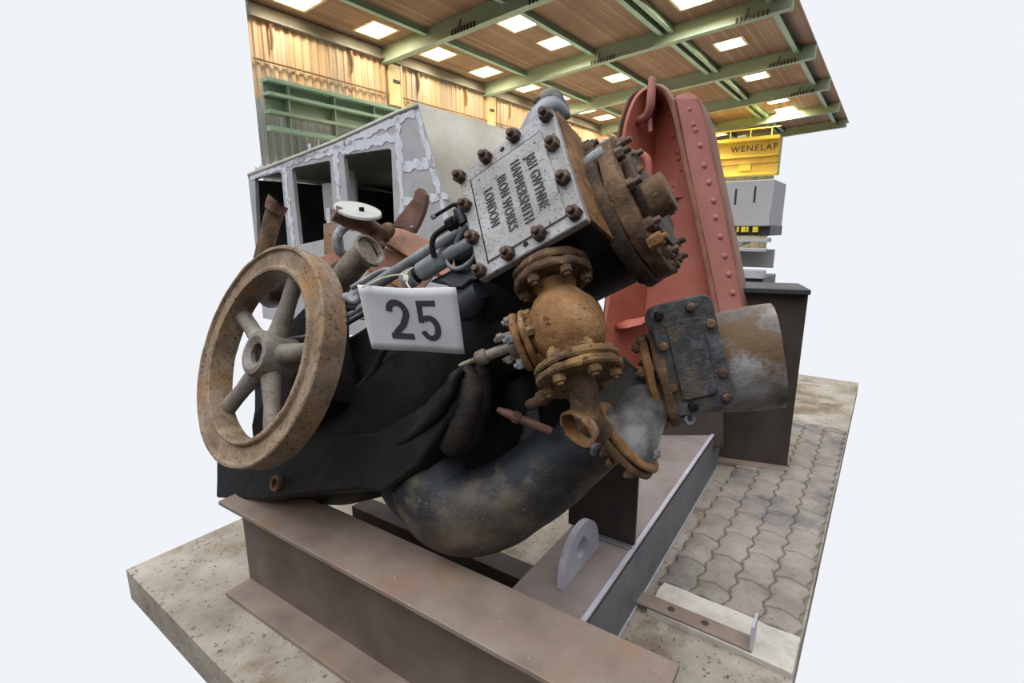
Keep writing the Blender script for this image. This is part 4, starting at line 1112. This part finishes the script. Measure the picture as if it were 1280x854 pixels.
plate([(440, 368, D-.08), (458, 342, D-.04), (510, 368, D-.05), (500, 400, D-.05), (450, 400, D-.05)], cw(0, 0, .02), 'bottom_plate', 'primer')
plate([(489, 284, D-.05), (496, 272, D-.05), (506, 260, D-.05), (516, 248, D-.05), (518, 239, D-.05), (523, 234, D-.05), (528, 236, D-.05), (530, 241, D-.05), (533, 243, D-.05), (533, 252, D-.05), (529, 267, D-.05), (523, 281, D-.05), (517, 292, D-.05), (503, 286, D-.05)], cw(.01, .005, .03), 'fin_plate', 'brown', .004)
mb = MB(); mb.dome(P(515, 284, D-.06), cw(0, 0, -1), .006, .006); mb.build('fin_hole', M['cream'], lk)
mb = MB(); mb.tube([P(417, 266, 2.1), P(432, 273, 2.13), P(455, 281, 2.18), (P(476, 292, 2.25))], [.040, .046, .048, .036], 20, flat=.8); mb.rough(.002, 12); mb.build('lever_arm', M['brown'], lk)
mb = MB(); mb.rings([[P(447+30*math.cos(a)+2*math.sin(a), 261.5+9.5*math.sin(a)+4.5*math.cos(a), 2.12-.10*math.sin(a)) - UP*dz for a in [2*math.pi*i/36 for i in range(36)]] for dz in (.014, 0)])
lab(mb.build('disc', M['cream'], lk, .003), 'cream painted disc')
mb = MB(); mb.lathe(P(452, 262, 2.10), UP, [(.011, -.01), (.011, .008), (.006, .010)], 10); mb.build('disc_bolt', M['black'], lk)
mb = MB(); mb.tube([P(441+20*math.cos(a), 302+21*math.sin(a), 2.32+.06*math.cos(a)) for a in [2*math.pi*i/28 for i in range(29)]], .022, 16, smooth=0); mb.build('ring', M['greyold'], lk)
mb = MB(); mb.tube([P(468, 305, 2.2), P(478, 294, 2.22), (P(489, 285, 2.25))], [.03, .04, .024], 14); mb.rough(.008, 14, 1); mb.build('knuckle', M['rust'], lk)
mb = MB(); mb.dome(P(476, 307, 2.15), cw(-.2, .1, -1), .02, .02); mb.build('pin', M['brown'], lk)
plate([(398, 322, 2.25), (414, 316, 2.25), (445, 323, 2.3), (430, 342, 2.25), (408, 350, 2.2)], cw(0, 0, .03), 'side_plate', 'primer')
plate([(406, 336, 2.2), (422, 325, 2.2), (424, 328, 2.2), (409, 340, 2.2)], cw(0, 0, .02), 'side_rib', 'brown')
plate([(404, 280, 2.5), (425, 275, 2.5), (430, 320, 2.5), (405, 318, 2.5)], cw(0, 0, .02), 'tan_plate', 'wheel')
q0 = P(500, 385, D+.06); mb = MB(); mb.box(V((q0.x, q0.y+.08, q0.z/2)), V((.09, 0, 0)), V((0, .05, 0)), UP*(q0.z/2)); mb.build('post', M['darkbrown'], lk, .005)

# rusty pipe stubs of the engine
ps = tb([(408, 372, 2.05), (428, 348, 2.02), (447, 326, 1.98), (461, 314, 1.95)], [.052, .052, .051, .053], 'pipe_stub', M['stub'], seg=28)
lab(ps, 'grey brown pipe stub leaning right')
sa_ = (P(466, 310, 1.935)-P(452, 322, 1.97)).normalized()
mb = MB(); mb.hollow(P(460, 315, 1.95), sa_, [(.054, -.02), (.066, .0), (.068, .016), (.058, .018), (.045, .0), (.045, -.02)], 32); mb.rough(.002, 20); mb.build('stub_collar', M['stub'], ps)
mb = MB(); mb.lathe(P(460, 315, 1.95), sa_, [(.052, -.015), (.048, .002)], 24); mb.build('stub_bore', M['black'], ps)
tb([(404, 376, 2.0), (440, 382, 1.95)], .03, 'stub_base', M['black'], ps, smooth=0)
ps = tb([(322, 350, 2.2), (331, 312, 2.2), (339, 280, 2.2), (346, 258, 2.2)], [.036, .036, .036, .04], 'pipe_stub', M['rust'], seg=24)
lab(ps, 'ragged rusty pipe stub standing up behind the flywheel')
mb = MB(); mb.tube([P(341, 265, 2.19), P(348, 253, 2.19)], [.041, .042], 20, smooth=0); mb.rough(.014, 14, 2); mb.build('ragged_end', M['brown'], ps)
ps = tb([(335, 372, 2.25), (350, 362, 2.2), (362, 352, 2.2)], [.05, .07, .06], 'pipe_elbow', M['pipe'])

# ------------------------------------------------------------------ number card on its string
kx = cw(.972, -.05, -.232).normalized(); ky = cw(-.079, .854, -.515); ky = (ky-kx*ky.dot(kx)).normalized(); kz = kx.cross(ky)
ko = EYE + cw(-.2824, .0589, 1.42)
KW, KH = .2894, .2046
def kp(a, b, z=0):                       # slightly sagging sheet
    zz = .006*math.cos(a/KW*math.pi)-.004 + .004*math.sin((a*1.3+b)*18)
    return ko + kx*a + ky*b + kz*(z+zz)
kd = thing('number_card', 'white paper card numbered 25, tied by string to the black engine', 'sign', kp(0, KH/2))
mb = MB(); n_ = 14
g0 = [[kp(-KW/2+KW*i/n_, -KH/2+KH*j_/8) for i in range(n_+1)] for j_ in range(9)]
mb.rings(g0, False, False)
o = mb.build('card', M['paper'], kd); s_ = o.modifiers.new('Solidify', 'SOLIDIFY'); s_.thickness = .0012; s_.offset = 0
def kl(px, py):
    d = P(px, py, 1)-EYE; t_ = (ko-EYE).dot(kz)/d.dot(kz); q_ = EYE+d*t_-ko
    return q_.dot(kx), q_.dot(ky)
def ribbon(path, wdt, name):
    mb = MB(); L_, R_2 = [], []
    for i, (a, b) in enumerate(path):
        p0, p1 = path[max(i-1, 0)], path[min(i+1, len(path)-1)]
        d = V((p1[0]-p0[0], p1[1]-p0[1])).normalized(); nn = V((-d.y, d.x))
        k = 1.0
        if 0 < i < len(path)-1:
            d1 = V((a-path[i-1][0], b-path[i-1][1])).normalized()
            k = 1/max(.5, abs(d1.dot(d)))
        L_.append((a+nn.x*wdt/2*k, b+nn.y*wdt/2*k)); R_2.append((a-nn.x*wdt/2*k, b-nn.y*wdt/2*k))
    for i in range(len(path)-1):
        qs = [L_[i], L_[i+1], R_2[i+1], R_2[i]]
        mb.rings([[kp(a, b, .0012) for a, b in qs], [kp(a, b, .0022) for a, b in qs]])
    return mb
def digit(name, strokes, x0, y0, x1, y1):
    """strokes in a unit cell, fitted between two corners"""
    allmb = None
    for path, wdt in strokes:
        pp = [(x0+(x1-x0)*a, y0+(y1-y0)*b) for a, b in path]
        m_ = ribbon(pp, wdt*(x1-x0), name)
        if allmb is None: allmb = m_
        else:
            tmp = bpy.data.meshes.new('x'); m_.bm.to_mesh(tmp); m_.bm.free(); allmb.bm.from_mesh(tmp); bpy.data.meshes.remove(tmp)
    allmb.build(name, M['ink'], kd)
w_ = .27
x0, yt = kl(478.7, 373); x1, yb = kl(519, 424.5)
asp = (yt-yb)/(x1-x0)
two = [(.5+.365*math.cos(math.radians(a)), 1-(.135+.305)/1.0+ (.37/asp*1.12)*math.sin(math.radians(a))+.08) for a in range(182, -31, -12)]
top = max(b for a, b in two)
two = [(a, b + (1-w_/2/asp-top)) for a, b in two] + [(.62, .36), (.40, .24), (.22, .12)]
digit('digit_two', [(two, w_), ([(.02, w_/2/asp), (1.0, w_/2/asp)], w_*.98)], x0, yb, x1, yt)
x0b, ytb = kl(518.6, 374.5); x1b, ybb = kl(554.6, 426)
asp5 = (ytb-ybb)/(x1b-x0b)
bowl = [(.50+.365*math.cos(math.radians(a)), .335+(.26)*math.sin(math.radians(a))) for a in range(128, -166, -12)]
low = min(b for a, b in bowl)
bowl = [(a, b-low+w_/2/asp5) for a, b in bowl]
digit('digit_five', [(bowl, w_), ([(.06, 1-w_/2/asp5), (.90, 1-w_/2/asp5)], w_), ([(.19, 1.0), (.15, .46)], w_*.92), ([(.12, .54), (.40, .60)], w_*.8)], x0b, ybb, x1b, ytb)
mb = MB(); mb.tube([P(452, 359.5, 1.385), P(480, 347, 1.40), P(500, 343.5, 1.41), P(505, 345, 1.41), P(508, 349, 1.40), P(509, 355, 1.385), P(513, 361, 1.365)], .0022, 8); mb.tube([P(504, 344, 1.405), P(507, 348, 1.40), P(505, 350, 1.40), P(509, 345, 1.40), P(509, 351, 1.395)], .0036, 8)
mb.tube([P(505, 345, 1.41), P(515, 335, 1.52), P(522, 335, 1.60)], .002, 8)
mb.build('string', M['string'], kd)

# ------------------------------------------------------------------ camera, sky and lamps
cam = bpy.data.cameras.new('camera'); co_ = bpy.data.objects.new('camera', cam); COL.objects.link(co_)
cam.sensor_width = 36; cam.sensor_fit = 'HORIZONTAL'; cam.lens = 36*F/1280; cam.clip_start = .05; cam.clip_end = 200
co_.location = EYE; co_.rotation_euler = (math.radians(90)-PITCH, 0, 0)
SC.camera = co_
w = bpy.data.worlds.new('sky'); SC.world = w; w.use_nodes = True
nt = w.node_tree; bg = nt.nodes['Background']
tc = nt.nodes.new('ShaderNodeTexCoord'); sx_ = nt.nodes.new('ShaderNodeSeparateXYZ'); nt.links.new(tc.outputs['Generated'], sx_.inputs[0])
def smooth(src, a, b, lo, hi):
    n = nt.nodes.new('ShaderNodeMapRange'); n.interpolation_type = 'SMOOTHSTEP'
    n.inputs['From Min'].default_value = a; n.inputs['From Max'].default_value = b
    n.inputs['To Min'].default_value = lo; n.inputs['To Max'].default_value = hi
    nt.links.new(src, n.inputs['Value']); return n.outputs['Result']
# bright daylight beyond the open end, brighter overhead, darker hall behind and ground below
front = smooth(sx_.outputs['Y'], .24, .44, 0, 1)
rest_ = smooth(sx_.outputs['Z'], .22, .9, .15, 3.1)
side = smooth(sx_.outputs['X'], -.7, .7, 1.45, .55)
m0 = nt.nodes.new('ShaderNodeMath'); m0.operation = 'MULTIPLY'; nt.links.new(rest_, m0.inputs[0]); nt.links.new(side, m0.inputs[1])
rest = m0.outputs[0]
gr = smooth(sx_.outputs['Z'], -.5, -.1, .4, 1)
mu = nt.nodes.new('ShaderNodeMath'); mu.operation = 'MULTIPLY'; nt.links.new(rest, mu.inputs[0]); nt.links.new(gr, mu.inputs[1])
mxs = nt.nodes.new('ShaderNodeMix'); mxs.data_type = 'FLOAT'
nt.links.new(front, mxs.inputs[0]); nt.links.new(mu.outputs[0], mxs.inputs[2]); mxs.inputs[3].default_value = 1.0
nt.links.new(mxs.outputs[0], bg.inputs['Strength'])
bg.inputs['Color'].default_value = (.87, .90, .94, 1)
def area(name, loc, size, power, col, target=None, sy=None):
    l = bpy.data.lights.new(name, 'AREA'); l.energy = power; l.color = col; l.size = size
    if sy: l.shape = 'RECTANGLE'; l.size_y = sy
    o = bpy.data.objects.new(name, l); COL.objects.link(o); o.location = loc
    d = (target - loc) if target is not None else V((0, 0, -1))
    o.rotation_euler = d.to_track_quat('-Z', 'Y').to_euler()
    return o
for s, c in SK:
    if s < 42:
        area('skylight_daylight', H(s, c, roofz(c)+.18), .95, 118 if c < -15 else 560, (1.0, .94, .84), H(s, c+.001, 0))

SC.view_settings.view_transform = 'Standard'; SC.view_settings.look = 'None'
SC.view_settings.exposure = 0; SC.view_settings.gamma = 1; SC.view_settings.use_curve_mapping = False
SC.cycles.use_denoising = True
